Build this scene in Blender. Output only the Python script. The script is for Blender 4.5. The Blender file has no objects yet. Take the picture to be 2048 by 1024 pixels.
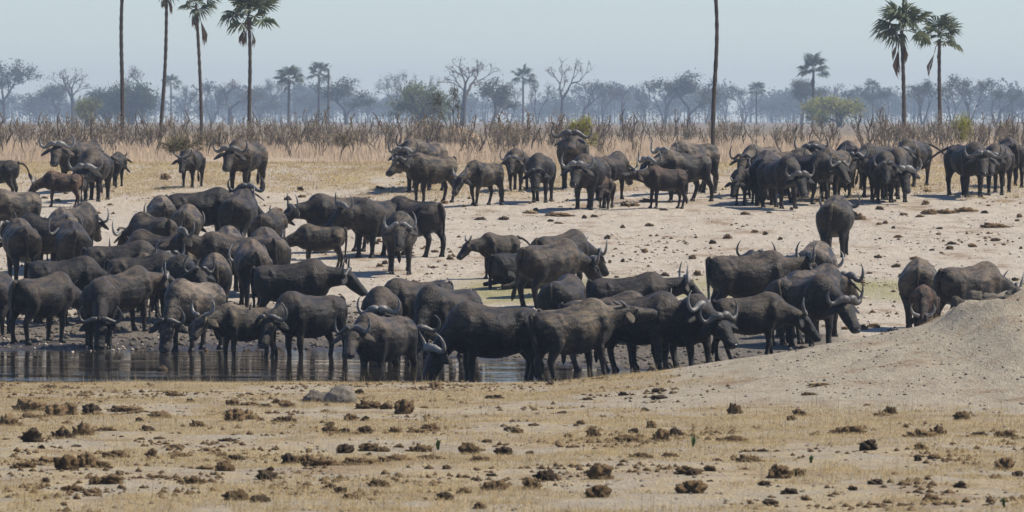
import bpy, math, random
import numpy as np
from mathutils import Vector, Matrix

C = bpy.context.scene.collection
D = bpy.data
R = math.radians
rng = np.random.default_rng(7)
random.seed(7)

# ------------------------------------------------------------------ camera
EYE, FPX, HORIZON = 4.8, 14644.0, 240.0      # eye height above the water (m), focal length and horizon row of the 2048 px photo
cam_d = D.cameras.new('camera')
cam = D.objects.new('camera', cam_d)
C.objects.link(cam)
cam.location = (0, 0, EYE)
cam.rotation_euler = (R(90), 0, 0)
cam_d.sensor_width = 36
cam_d.lens = 36 * FPX / 2048
cam_d.shift_y = -(512 - HORIZON) / 2048
cam_d.clip_start = 1
cam_d.clip_end = 6000
cam_d.dof.use_dof = True
cam_d.dof.focus_distance = 142
cam_d.dof.aperture_fstop = 12
S = bpy.context.scene
S.camera = cam

# ------------------------------------------------------------------ sky, sun, exposure
SUN_AZ, SUN_EL = R(80), R(50)                 # from the +Y axis towards +X
w = D.worlds.new('World')
S.world = w
w.use_nodes = True
nt = w.node_tree
sky = nt.nodes.new('ShaderNodeTexSky')
sky.sky_type = 'NISHITA'
sky.sun_disc = False
sky.sun_elevation = SUN_EL
sky.sun_rotation = SUN_AZ
sky.altitude = 1000
sky.air_density = 1.0
sky.dust_density = 0.3
sky.ozone_density = 2.0
bg = nt.nodes['Background']
bg.inputs['Strength'].default_value = 0.090
tint = nt.nodes.new('ShaderNodeMix'); tint.data_type = 'RGBA'; tint.blend_type = 'MULTIPLY'
tint.inputs[0].default_value = 1.0
tint.inputs[7].default_value = (0.83, 0.92, 1.12, 1)
nt.links.new(sky.outputs[0], tint.inputs[6]); nt.links.new(tint.outputs[2], bg.inputs[0])
sd = D.lights.new('sun', 'SUN')
sd.energy = 5.0
sd.angle = R(0.5)
sd.color = (1.0, 0.915, 0.79)
sun = D.objects.new('sun', sd)
C.objects.link(sun)
to_sun = Vector((math.sin(SUN_AZ) * math.cos(SUN_EL), math.cos(SUN_AZ) * math.cos(SUN_EL), math.sin(SUN_EL)))
sun.rotation_euler = to_sun.to_track_quat('Z', 'Y').to_euler()
sun.location = (60, 60, 80)
vs = S.view_settings
vs.view_transform = 'Standard'
vs.look = 'None'
vs.gamma = 1
vs.exposure = 0.38
vs.use_curve_mapping = False
S.render.engine = 'CYCLES'
S.cycles.use_denoising = True
S.cycles.max_bounces = 6
S.cycles.volume_bounces = 0
HAZE_DENSITY = 0.00020
HAZE_COLOR = (0.64, 0.78, 0.95)

# ------------------------------------------------------------------ helpers: noise, materials, meshes
def hash2(ix, iy, seed):
    h = (ix.astype(np.int64) * 374761393 + iy.astype(np.int64) * 668265263 + seed * 1442695041) & 0xFFFFFFFF
    h = ((h ^ (h >> 13)) * 1274126177) & 0xFFFFFFFF
    return ((h ^ (h >> 16)) & 0xFFFFFF) / float(0xFFFFFF)

def vnoise(x, y, seed=0):
    x = np.asarray(x, float); y = np.asarray(y, float)
    ix = np.floor(x); iy = np.floor(y)
    fx = x - ix; fy = y - iy
    fx = fx * fx * (3 - 2 * fx); fy = fy * fy * (3 - 2 * fy)
    a = hash2(ix, iy, seed); b = hash2(ix + 1, iy, seed)
    c = hash2(ix, iy + 1, seed); d = hash2(ix + 1, iy + 1, seed)
    return (a + (b - a) * fx) * (1 - fy) + (c + (d - c) * fx) * fy

def fbm(x, y, seed=0, octv=4):
    s = 0.0; a = 0.5; t = 0.0
    for k in range(octv):
        s = s + a * vnoise(np.asarray(x) * 2 ** k, np.asarray(y) * 2 ** k, seed + 17 * k)
        t += a; a *= 0.5
    return s / t

def sstep(a, b, x):
    t = np.clip((np.asarray(x, float) - a) / (b - a), 0, 1)
    return t * t * (3 - 2 * t)

def rand_in(n, a, b): return a + (b - a) * rng.random(n)

class Mat:
    """small wrapper to write node materials briefly"""
    def __init__(self, name):
        self.m = D.materials.new(name); self.m.use_nodes = True
        self.t = self.m.node_tree; self.n = self.t.nodes
        self.b = self.n['Principled BSDF']
        self.tc = self.n.new('ShaderNodeTexCoord')
    def link(self, a, b): self.t.links.new(a, b)
    def noise(self, scale, detail=4, rough=0.6, coord='Object', vec=None, stretch=None, dist=0.0):
        k = self.n.new('ShaderNodeTexNoise')
        k.inputs['Scale'].default_value = scale; k.inputs['Detail'].default_value = detail
        k.inputs['Roughness'].default_value = rough; k.inputs['Distortion'].default_value = dist
        v = vec if vec is not None else self.tc.outputs[coord]
        if stretch:
            mp = self.n.new('ShaderNodeMapping'); mp.inputs['Scale'].default_value = stretch
            self.link(v, mp.inputs['Vector']); v = mp.outputs['Vector']
        self.link(v, k.inputs['Vector'])
        return k.outputs['Fac']
    def ramp(self, fac, stops):
        r = self.n.new('ShaderNodeValToRGB')
        e = r.color_ramp.elements
        while len(e) < len(stops): e.new(0.5)
        for i, (p, c) in enumerate(stops):
            e[i].position = p
            e[i].color = (c, c, c, 1) if isinstance(c, (int, float)) else (*c, 1)
        self.link(fac, r.inputs['Fac'])
        return r.outputs['Color']
    def mix(self, fac, a, b, mode='MIX'):
        k = self.n.new('ShaderNodeMix'); k.data_type = 'RGBA'; k.blend_type = mode
        for sock, v in ((k.inputs[0], fac), (k.inputs[6], a), (k.inputs[7], b)):
            if isinstance(v, (int, float)): sock.default_value = v
            elif isinstance(v, tuple): sock.default_value = (*v, 1)
            else: self.link(v, sock)
        return k.outputs[2]
    def math(self, op, a, b=0.0, clamp=False):
        k = self.n.new('ShaderNodeMath'); k.operation = op; k.use_clamp = clamp
        for i, v in enumerate((a, b)):
            if isinstance(v, (int, float)): k.inputs[i].default_value = v
            else: self.link(v, k.inputs[i])
        return k.outputs[0]
    def attr(self, name):
        k = self.n.new('ShaderNodeAttribute'); k.attribute_name = name
        return k.outputs['Fac']
    def rnd(self):
        return self.n.new('ShaderNodeObjectInfo').outputs['Random']
    def vary(self, col, amt):
        k = self.n.new('ShaderNodeHueSaturation')
        v = self.math('ADD', self.math('MULTIPLY', self.rnd(), amt), 1 - amt / 2)
        self.link(v, k.inputs['Value']); self.link(col, k.inputs['Color'])
        return k.outputs['Color']
    def bump(self, h, strength, dist):
        k = self.n.new('ShaderNodeBump'); k.inputs['Strength'].default_value = strength
        k.inputs['Distance'].default_value = dist
        self.link(h, k.inputs['Height']); self.link(k.outputs['Normal'], self.b.inputs['Normal'])
    def set(self, color=None, rough=0.8, spec=0.3, **kw):
        if color is not None:
            if isinstance(color, tuple): self.b.inputs['Base Color'].default_value = (*color, 1)
            else: self.link(color, self.b.inputs['Base Color'])
        if isinstance(rough, (int, float)): self.b.inputs['Roughness'].default_value = rough
        else: self.link(rough, self.b.inputs['Roughness'])
        self.b.inputs['Specular IOR Level'].default_value = spec
        for k, v in kw.items(): self.b.inputs[k.replace('_', ' ')].default_value = v
        return self.m

def mesh_from(name, V, F, mat, smooth=False):
    me = D.meshes.new(name)
    me.from_pydata([tuple(v) for v in V], [], F)
    if mat: me.materials.append(mat)
    if smooth: me.polygons.foreach_set('use_smooth', [True] * len(me.polygons))
    me.update()
    return me

def mesh_np(name, V, Q, mat, smooth=False):
    """V (n,3) array, Q (m,k) array of faces that all have k corners"""
    V = np.asarray(V, np.float32); Q = np.asarray(Q, np.int32)
    me = D.meshes.new(name)
    me.vertices.add(len(V)); me.vertices.foreach_set('co', V.ravel())
    k = Q.shape[1]
    me.loops.add(Q.size); me.loops.foreach_set('vertex_index', Q.ravel())
    me.polygons.add(len(Q))
    me.polygons.foreach_set('loop_start', np.arange(0, Q.size, k, dtype=np.int32))
    if smooth: me.polygons.foreach_set('use_smooth', np.ones(len(Q), dtype=bool))
    me.update(calc_edges=True)
    me.validate()
    if mat: me.materials.append(mat)
    return me

def link(name, data, parent=None, loc=None):
    o = D.objects.new(name, data); C.objects.link(o)
    if parent: o.parent = parent
    if loc is not None: o.location = loc
    return o

def tag(o, label=None, cat=None, group=None, kind=None):
    if label: o['label'] = label
    if cat: o['category'] = cat
    if group: o['group'] = group
    if kind: o['kind'] = kind
    return o

def copy_tree(o, loc=None, rotz=None, scale=None):
    r = o.copy(); C.objects.link(r)
    if loc is not None: r.location = loc
    if rotz is not None: r.rotation_euler = (0, 0, rotz)
    if scale is not None: r.scale = scale if isinstance(scale, tuple) else (scale,) * 3
    for ch in o.children:
        c = ch.copy(); C.objects.link(c); c.parent = r
        for g in ch.children:
            d = g.copy(); C.objects.link(d); d.parent = c
    return r

def loft(V, F, secs, n=14):
    """closed tube through sections (centre, right, up, half width, upper radius, lower radius)"""
    b = len(V)
    for c, r, u, rw, ru, rd in secs:
        for k in range(n):
            t = 2 * math.pi * k / n
            s = math.sin(t)
            V.append(c + r * (rw * math.cos(t)) + u * ((ru if s > 0 else rd) * s))
    m = len(secs)
    for i in range(m - 1):
        for k in range(n):
            k2 = (k + 1) % n
            F.append((b + i * n + k, b + i * n + k2, b + (i + 1) * n + k2, b + (i + 1) * n + k))
    F.append(tuple(b + k for k in reversed(range(n))))
    F.append(tuple(b + (m - 1) * n + k for k in range(n)))

def tube(V, F, pts, rad, n=8, flat=None):
    pts = [Vector(p) for p in pts]
    secs = []; r = None
    for i, p in enumerate(pts):
        d = (pts[min(i + 1, len(pts) - 1)] - pts[max(i - 1, 0)]).normalized()
        if r is None:
            r = d.cross(Vector((0, 1, 0)) if abs(d.y) < 0.8 else Vector((1, 0, 0))).normalized()
        r = (r - d * r.dot(d)).normalized()
        u = d.cross(r).normalized()
        q = rad[i]
        secs.append((p, r, u, q, q, q) if flat is None else (p, r, u, q, q * flat[i], q * flat[i]))
    loft(V, F, secs, n)

def smooth_path(pts, k=3):
    """Catmull-Rom resampling"""
    P = [np.array(p, float) for p in pts]
    P = [2 * P[0] - P[1]] + P + [2 * P[-1] - P[-2]]
    out = []
    for i in range(1, len(P) - 2):
        for j in range(k):
            t = j / k
            out.append(0.5 * (2 * P[i] + (P[i + 1] - P[i - 1]) * t + (2 * P[i - 1] - 5 * P[i] + 4 * P[i + 1] - P[i + 2]) * t * t
                              + (3 * P[i] - P[i - 1] - 3 * P[i + 1] + P[i + 2]) * t ** 3))
    out.append(P[-2])
    return out

# ------------------------------------------------------------------ terrain
FAR_Y = [120, 152.9, 167, 175.8, 194.7, 209, 224, 240, 320, 3000]
FAR_Z = [-0.4, 0.0, 0.69, 1.10, 2.0, 2.7, 3.42, 3.62, 3.6, 3.6]
SH_X = [-30, -4, 0, 3, 4.2, 40]
SH_Y = [153.5, 152.9, 146, 139, 130, 130]
MO_X = [-3, 0.6, 1.47, 2.3, 3.97, 5.13, 6.05, 6.63, 7.05, 7.35, 7.7, 8.53, 12, 18, 30]
MO_Z = [0.36, 0.36, 0.45, 0.55, 0.79, 1.00, 1.16, 1.27, 1.42, 1.66, 1.84, 1.88, 1.8, 1.2, 0.6]

def terrain(x, y, rough=True):
    x = np.asarray(x, float); y = np.asarray(y, float)
    zf = np.interp(y, FAR_Y, FAR_Z)
    ysh = np.interp(x, SH_X, SH_Y) + 1.2 * (fbm(x * 0.35, y * 0.02, 5, 3) - 0.5)
    zr = np.interp(168.0, FAR_Y, FAR_Z)
    bank = zr * np.clip((y - ysh) / (168 - ysh), 0, 1) ** 1.25
    far = np.where(y < 168, bank, zf)
    far = np.where(y < ysh, -0.4 * sstep(0, 9, ysh - y), far)
    crest = np.interp(x, MO_X, MO_Z)
    near = np.interp(y, [-100, 55, 124, 135], [2.3, 1.62, 0.36, 0.3])
    mound = np.maximum(crest - 0.36, 0) * sstep(97, 121.5, y) * (1 - sstep(122.5, 129.5, y))
    near = near + mound
    t = sstep(123.5, 131.5, y)
    z = near * (1 - t) + far * t
    if rough:
        lump = sstep(6.9, 7.8, x) * sstep(112, 119, y) * (1 - sstep(124, 130, y))
        z = z + lump * 0.62 * (fbm(x * 1.5, y * 0.7, 31, 4) - 0.45)
        mz = sstep(3.0, 5.5, x) * sstep(100, 112, y) * (1 - sstep(125, 130, y))
        z = z + mz * 0.11 * (fbm(x * 2.3, y * 0.9, 33, 4) - 0.5)
        amp = 0.075 * sstep(1600, 240, y)
        z = z + amp * (fbm(x * 1.1, y * 0.7, 11, 4) - 0.5)
        wet = (1 - sstep(0, 14, np.abs(y - ysh - 6))) * (x > -40)
        z = z + 0.13 * wet * (fbm(x * 3.2, y * 1.6, 3, 2) - 0.5) * (y > ysh + .3)
        z = z + 0.5 * sstep(235, 300, y) * (fbm(x * 0.02, y * 0.015, 9, 3) - 0.5) * sstep(900, 300, y)
    return z

def hit(u, v, y0, y1, step=0.25):
    """where the ground is met along a line of sight: used to stand things on the terrain"""
    y = np.arange(y0, y1, step)
    x = (u - 1024) / FPX * y
    z = terrain(x, y, False)
    vv = HORIZON + FPX * (EYE - z) / y
    k = np.nonzero(vv <= v)[0]
    k = k[0] if len(k) else len(y) - 1
    return float(x[k]), float(y[k])

def ground(x, y): return float(terrain(np.array([x]), np.array([y]))[0])

def geo(a, b, k):       # widening spacing from a to b
    return a + (b - a) * (np.linspace(0, 1, k + 1)[1:] ** 3)
gx = np.concatenate([geo(-17, -1500, 26)[::-1], np.arange(-17, 17.01, 0.16), geo(17, 1500, 26)])
gy = np.concatenate([geo(50, -120, 10)[::-1], np.arange(50, 244, 0.24), geo(244, 4300, 100)])
GX, GY = np.meshgrid(gx, gy)
GZ = terrain(GX, GY)
nx, ny = len(gx), len(gy)
V = np.stack([GX.ravel(), GY.ravel(), GZ.ravel()], 1)
i = np.arange(nx - 1)[None, :] + nx * np.arange(ny - 1)[:, None]
Q = np.stack([i.ravel(), (i + 1).ravel(), (i + nx + 1).ravel(), (i + nx).ravel()], 1)

# where each kind of soil lies (mud by the water, straw belts, green flush, pale pan, clay mound)
ysh = np.interp(GX, SH_X, SH_Y)
wob = fbm(GX * 0.25, GY * 0.12, 41, 4) - 0.5
mud = sstep(129, 132, GY) * (1 - sstep(3, 17, GY - ysh + 12 * wob)) * (1 - sstep(7, 11, GX - 0.0))
mud = np.maximum(mud, 0.75 * sstep(129, 132, GY) * (1 - sstep(150, 163, GY + 14 * wob)) * (1 - sstep(5.5, 8.5, GX)))
green = sstep(164, 168, GY + 6 * wob) * (1 - sstep(171.5, 176, GY + 6 * wob)) * sstep(-1.8, -0.3, GX) * (0.5 + wob)
green = np.clip(green * 2.4, 0, 1)
belt = sstep(200, 216, GY + 22 * wob)
fore = 1 - sstep(100, 108, GY + 10 * wob + 1.6 * np.maximum(0, GX - 3))
fore2 = (1 - sstep(123, 126, GY)) * (1 - sstep(1.0, 3.2, GX + 5 * wob))
straw = np.clip(np.maximum(0.85 * belt, np.maximum(0.56 * fore, 0.60 * fore2)), 0, 1)
wet = sstep(129, 131, GY) * (1 - sstep(0.6, 3.2, GY - ysh + 3 * wob)) * (1 - sstep(5, 6.5, GX))
farz = sstep(290, 620, GY)
nearz = 1 - sstep(126, 131, GY)
scrubz = sstep(222, 236, GY)
mesh = mesh_np('ground', V, Q, None, True)
for nm, arr in (('mud', mud), ('green', green), ('straw', straw), ('near', nearz), ('wet', wet), ('woodfloor', farz), ('scrub', scrubz)):
    at = mesh.attributes.new(nm, 'FLOAT', 'POINT')
    at.data.foreach_set('value', np.asarray(arr, np.float32).ravel())
g = Mat('soil')
n1 = g.noise(0.8, 8, 0.68, stretch=(1, 0.35, 1))
n2 = g.noise(4.0, 7, 0.72, stretch=(1, 0.22, 1))
n3 = g.noise(22.0, 4, 0.75, stretch=(1, 0.35, 1))
n4 = g.noise(75.0, 2, 0.7, stretch=(1, 0.3, 1))
sand = g.ramp(n2, [(0.3, (0.375, 0.322, 0.25)), (0.7, (0.525, 0.462, 0.37))])
clay = g.ramp(n2, [(0.3, (0.282, 0.240, 0.170)), (0.7, (0.410, 0.356, 0.262))])
base = g.mix(g.attr('near'), sand, clay)
# grain and small stones of the bare soil
base = g.mix(0.55, base, g.ramp(g.math('ADD', g.math('MULTIPLY', n3, 0.6), g.math('MULTIPLY', n4, 0.4)), [(0.32, 0.50), (0.5, 1.0), (0.68, 1.30)]), 'MULTIPLY')
strawc = g.ramp(g.math('ADD', g.math('MULTIPLY', n3, 0.5), g.math('MULTIPLY', n4, 0.5)), [(0.32, (0.14, 0.094, 0.036)), (0.5, (0.37, 0.275, 0.125)), (0.68, (0.58, 0.46, 0.25))])
sm = g.math('MULTIPLY', g.ramp(g.math('ADD', n1, g.math('MULTIPLY', g.math('SUBTRACT', n2, 0.5), 0.9)), [(0.42, 0.0), (0.58, 1.0)]), g.attr('straw'))
base = g.mix(sm, base, strawc)
# trampled dung and straw strewn on the pale pan
tr = g.ramp(g.math('ADD', g.noise(1.3, 8, 0.75, stretch=(0.5, 0.28, 1)), g.math('MULTIPLY', g.math('SUBTRACT', n3, 0.5), 0.35)), [(0.535, 0.0), (0.63, 0.85)])
tr2 = g.math('MULTIPLY', g.ramp(g.math('ADD', g.noise(1.9, 8, 0.75, stretch=(0.6, 0.25, 1)), g.math('MULTIPLY', g.math('SUBTRACT', n3, 0.5), 0.4)), [(0.55, 0.0), (0.63, 0.7)]), g.math('MULTIPLY', g.attr('near'), g.attr('straw')))
tr = g.math('MAXIMUM', tr, tr2)
base = g.mix(g.math('MULTIPLY', tr, g.math('SUBTRACT', 1.0, g.attr('mud'))), base, g.ramp(n3, [(0.35, (0.13, 0.085, 0.045)), (0.65, (0.32, 0.22, 0.125))]))
base = g.mix(g.math('MULTIPLY', g.attr('scrub'), 0.93), base, g.ramp(n1, [(0.3, (0.36, 0.275, 0.185)), (0.7, (0.50, 0.395, 0.28))]))
base = g.mix(g.math('MULTIPLY', g.attr('woodfloor'), 0.9), base, g.ramp(n1, [(0.3, (0.12, 0.10, 0.07)), (0.7, (0.20, 0.165, 0.115))]))
base = g.mix(g.math('MULTIPLY', g.attr('green'), g.ramp(n2, [(0.35, 0.4), (0.6, 1.0)])), base, (0.27, 0.25, 0.10))
mudc = g.ramp(n2, [(0.3, (0.085, 0.072, 0.056)), (0.72, (0.20, 0.172, 0.135))])
mf = g.ramp(g.math('ADD', g.attr('mud'), g.math('MULTIPLY', g.math('SUBTRACT', n2, 0.5), 0.9)), [(0.3, 0.0), (0.6, 1.0)])
base = g.mix(mf, base, mudc)
wf = g.math('MULTIPLY', g.attr('wet'), g.ramp(n2, [(0.3, 0.6), (0.6, 1.0)]))
base = g.mix(wf, base, (0.045, 0.037, 0.029))
h = g.math('ADD', g.math('MULTIPLY', n2, 1.0), g.math('ADD', g.math('MULTIPLY', n3, 0.5), g.math('MULTIPLY', n4, 0.2)))
g.bump(h, 1.0, 0.09)
g.set(base, g.math('SUBTRACT', 0.92, g.math('MULTIPLY', wf, 0.62)), 0.25)
mesh.materials.append(g.m)
tag(link('ground', mesh), kind='structure')

# ------------------------------------------------------------------ water
wm = Mat('muddy_water')
wn = wm.noise(2.2, 3, 0.55, stretch=(0.6, 1.6, 1))
wn2 = wm.noise(0.35, 3, 0.5, stretch=(0.5, 2.0, 1))
wm.bump(wm.math('MULTIPLY', wn, wm.ramp(wn2, [(0.42, 0.12), (0.62, 1.0)])), 0.42, 0.028)
wm.set((0.034, 0.029, 0.021), 0.04, 0.5)
wv = [(-60, 127.5, 0), (7, 127.5, 0), (7, 156, 0), (-60, 156, 0)]
tag(link('water', mesh_from('water', wv, [(0, 1, 2, 3)], wm.m)), kind='structure')

# ------------------------------------------------------------------ buffalo
def hide(name, c0, c1, dust_sunlit):
    m = Mat(name)
    k = m.n.new('ShaderNodeVectorMath'); k.operation = 'ADD'
    cx = m.n.new('ShaderNodeCombineXYZ')
    m.link(m.math('MULTIPLY', m.rnd(), 40.0), cx.inputs[0])
    m.link(m.tc.outputs['Object'], k.inputs[0]); m.link(cx.outputs[0], k.inputs[1])
    v = k.outputs[0]
    a = m.noise(1.6, 6, 0.65, vec=v)
    b = m.noise(5.5, 5, 0.7, vec=v, stretch=(0.6, 1, 1.4))
    c = m.noise(42.0, 3, 0.6, vec=v, stretch=(1, 1, 0.45))
    col = m.ramp(a, [(0.36, c0), (0.64, c1)])
    # dusty from rolling; sunlight on the back is painted in, paler with height
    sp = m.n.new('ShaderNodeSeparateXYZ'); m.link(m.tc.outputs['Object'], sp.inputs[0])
    sunlit_back = m.math('MULTIPLY', m.math('SUBTRACT', sp.outputs[2], 1.05), 0.20)
    dm = m.ramp(m.math('ADD', m.math('ADD', m.math('MULTIPLY', a, 0.5), m.math('MULTIPLY', b, 0.6)), m.math('MAXIMUM', sunlit_back, -0.04)), [(0.53, 0.0), (0.70, 0.9)])
    col = m.mix(dm, col, dust_sunlit)
    col = m.vary(col, 0.75)
    m.bump(m.math('ADD', m.math('MULTIPLY', m.noise(2.6, 2, 0.5, vec=v), 1.6), m.math('ADD', m.math('MULTIPLY', b, 0.6), m.math('MULTIPLY', c, 0.45))), 0.9, 0.06)
    m.b.inputs['Sheen Weight'].default_value = 0.03
    m.b.inputs['Sheen Roughness'].default_value = 0.5
    return m.set(col, m.ramp(b, [(0.3, 0.38), (0.7, 0.64)]), 0.28)

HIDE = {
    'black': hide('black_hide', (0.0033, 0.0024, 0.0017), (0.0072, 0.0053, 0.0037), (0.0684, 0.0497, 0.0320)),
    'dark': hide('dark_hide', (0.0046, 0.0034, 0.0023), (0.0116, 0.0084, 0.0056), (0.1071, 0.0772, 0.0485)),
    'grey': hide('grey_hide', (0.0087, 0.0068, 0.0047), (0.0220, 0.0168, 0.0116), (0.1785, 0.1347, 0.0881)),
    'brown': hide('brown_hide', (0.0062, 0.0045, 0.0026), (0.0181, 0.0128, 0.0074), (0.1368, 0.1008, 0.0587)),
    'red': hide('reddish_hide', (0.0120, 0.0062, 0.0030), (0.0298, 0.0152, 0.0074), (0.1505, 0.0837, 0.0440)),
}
hm = Mat('horn')
hn = hm.noise(14, 4, 0.6, stretch=(1, 1, 1))
hm.bump(hm.noise(38, 2, 0.5), 0.5, 0.012)
HORN = hm.set(hm.vary(hm.ramp(hn, [(0.3, (0.045, 0.042, 0.038)), (0.7, (0.16, 0.151, 0.135))]), 0.7), 0.48, 0.35)
bm_ = Mat('horn_pale')
bm_.bump(bm_.noise(38, 2, 0.5), 0.6, 0.015)
HORNP = bm_.set(bm_.vary(bm_.ramp(bm_.noise(12, 4), [(0.3, (0.11, 0.105, 0.095)), (0.7, (0.29, 0.275, 0.245))]), 0.4), 0.5, 0.5)
k_ = Mat('hoof'); HOOF = k_.set((0.026, 0.023, 0.020), 0.6, 0.25)
k_ = Mat('nose'); NOSE = k_.set((0.012, 0.012, 0.012), 0.15, 0.6)
k_ = Mat('eye'); EYEM = k_.set((0.006, 0.005, 0.004), 0.08, 0.6)
k_ = Mat('tail_hair'); TUFT = k_.set(k_.ramp(k_.noise(30, 3), [(0.3, (0.008, 0.007, 0.006)), (0.7, (0.03, 0.022, 0.016))]), 0.7, 0.3)

def hoof_mesh():
    V, F = [], []
    X, Y, Z = Vector((1, 0, 0)), Vector((0, 1, 0)), Vector((0, 0, 1))
    for s in (-1, 1):       # two claws
        loft(V, F, [(Vector((0.012, s * 0.034, 0.0)), Y, X, 0.034, 0.088, 0.062), (Vector((0.006, s * 0.032, 0.05)), Y, X, 0.031, 0.070, 0.058),
                    (Vector((-0.004, s * 0.028, 0.095)), Y, X, 0.026, 0.048, 0.048)], 8)
    return mesh_from('hoof', V, F, HOOF, True)
HOOF_ME = hoof_mesh()
def ball(name, r, mat, sx=1, sy=1, sz=1):
    V, F = [], []
    secs = []
    for k in range(5):
        a = math.pi * (k + 0.3) / 4.6 - math.pi / 2
        secs.append((Vector((math.sin(a) * r * sx, 0, 0)), Vector((0, 1, 0)), Vector((0, 0, 1)), r * sy * math.cos(a) + 1e-4, r * sz * math.cos(a) + 1e-4, r * sz * math.cos(a) + 1e-4))
    loft(V, F, secs, 8)
    return mesh_from(name, V, F, mat, True)
EYE_ME = ball('eye', 0.026, EYEM)
NOSE_ME = ball('nose', 0.075, NOSE, 0.45, 1.0, 0.72)

tmp = D.objects.new('tmp', D.meshes.new('tmp')); C.objects.link(tmp)
rm = tmp.modifiers.new('r', 'REMESH'); rm.mode = 'VOXEL'; rm.use_smooth_shade = True
sm_ = tmp.modifiers.new('s', 'SMOOTH'); sm_.factor = 0.5; sm_.iterations = 5

LENS = {'bull': 0.86, 'cow': 0.84, 'young': 0.80, 'calf': 0.72}      # trunk length against the drawn profile
def squeeze(v, L): return Vector((v.x * L if v.x < .76 else v.x - .76 * (1 - L), v.y, v.z))
def unify(name, V, F, mat, voxel):
    """one continuous skin over overlapping lofts"""
    me = mesh_from('t', V, F, None)
    old = tmp.data; tmp.data = me; D.meshes.remove(old)
    rm.voxel_size = voxel
    dg = bpy.context.evaluated_depsgraph_get(); dg.update()
    out = D.meshes.new_from_object(tmp.evaluated_get(dg), depsgraph=dg)
    out.name = name
    out.materials.clear(); out.materials.append(mat)
    out.polygons.foreach_set('use_smooth', [True] * len(out.polygons))
    return out

X, Y, Z = Vector((1, 0, 0)), Vector((0, 1, 0)), Vector((0, 0, 1))
POSE = {  # neck pitch, head pitch
    'high': (27, -24), 'out': (8, -7), 'alert': (15, -42), 'level': (1, -46), 'low': (-24, -56), 'drink': (-57, -70), 'up': (24, 4)}
BUILD = {  # girth, leg thickness, head size, horn style
    'bull': (1.06, 1.08, 1.20, 'bull'), 'cow': (1.0, 0.98, 1.12, 'cow'), 'young': (0.90, 0.98, 1.12, 'young'), 'calf': (0.80, 0.98, 1.16, 'calf')}

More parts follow.
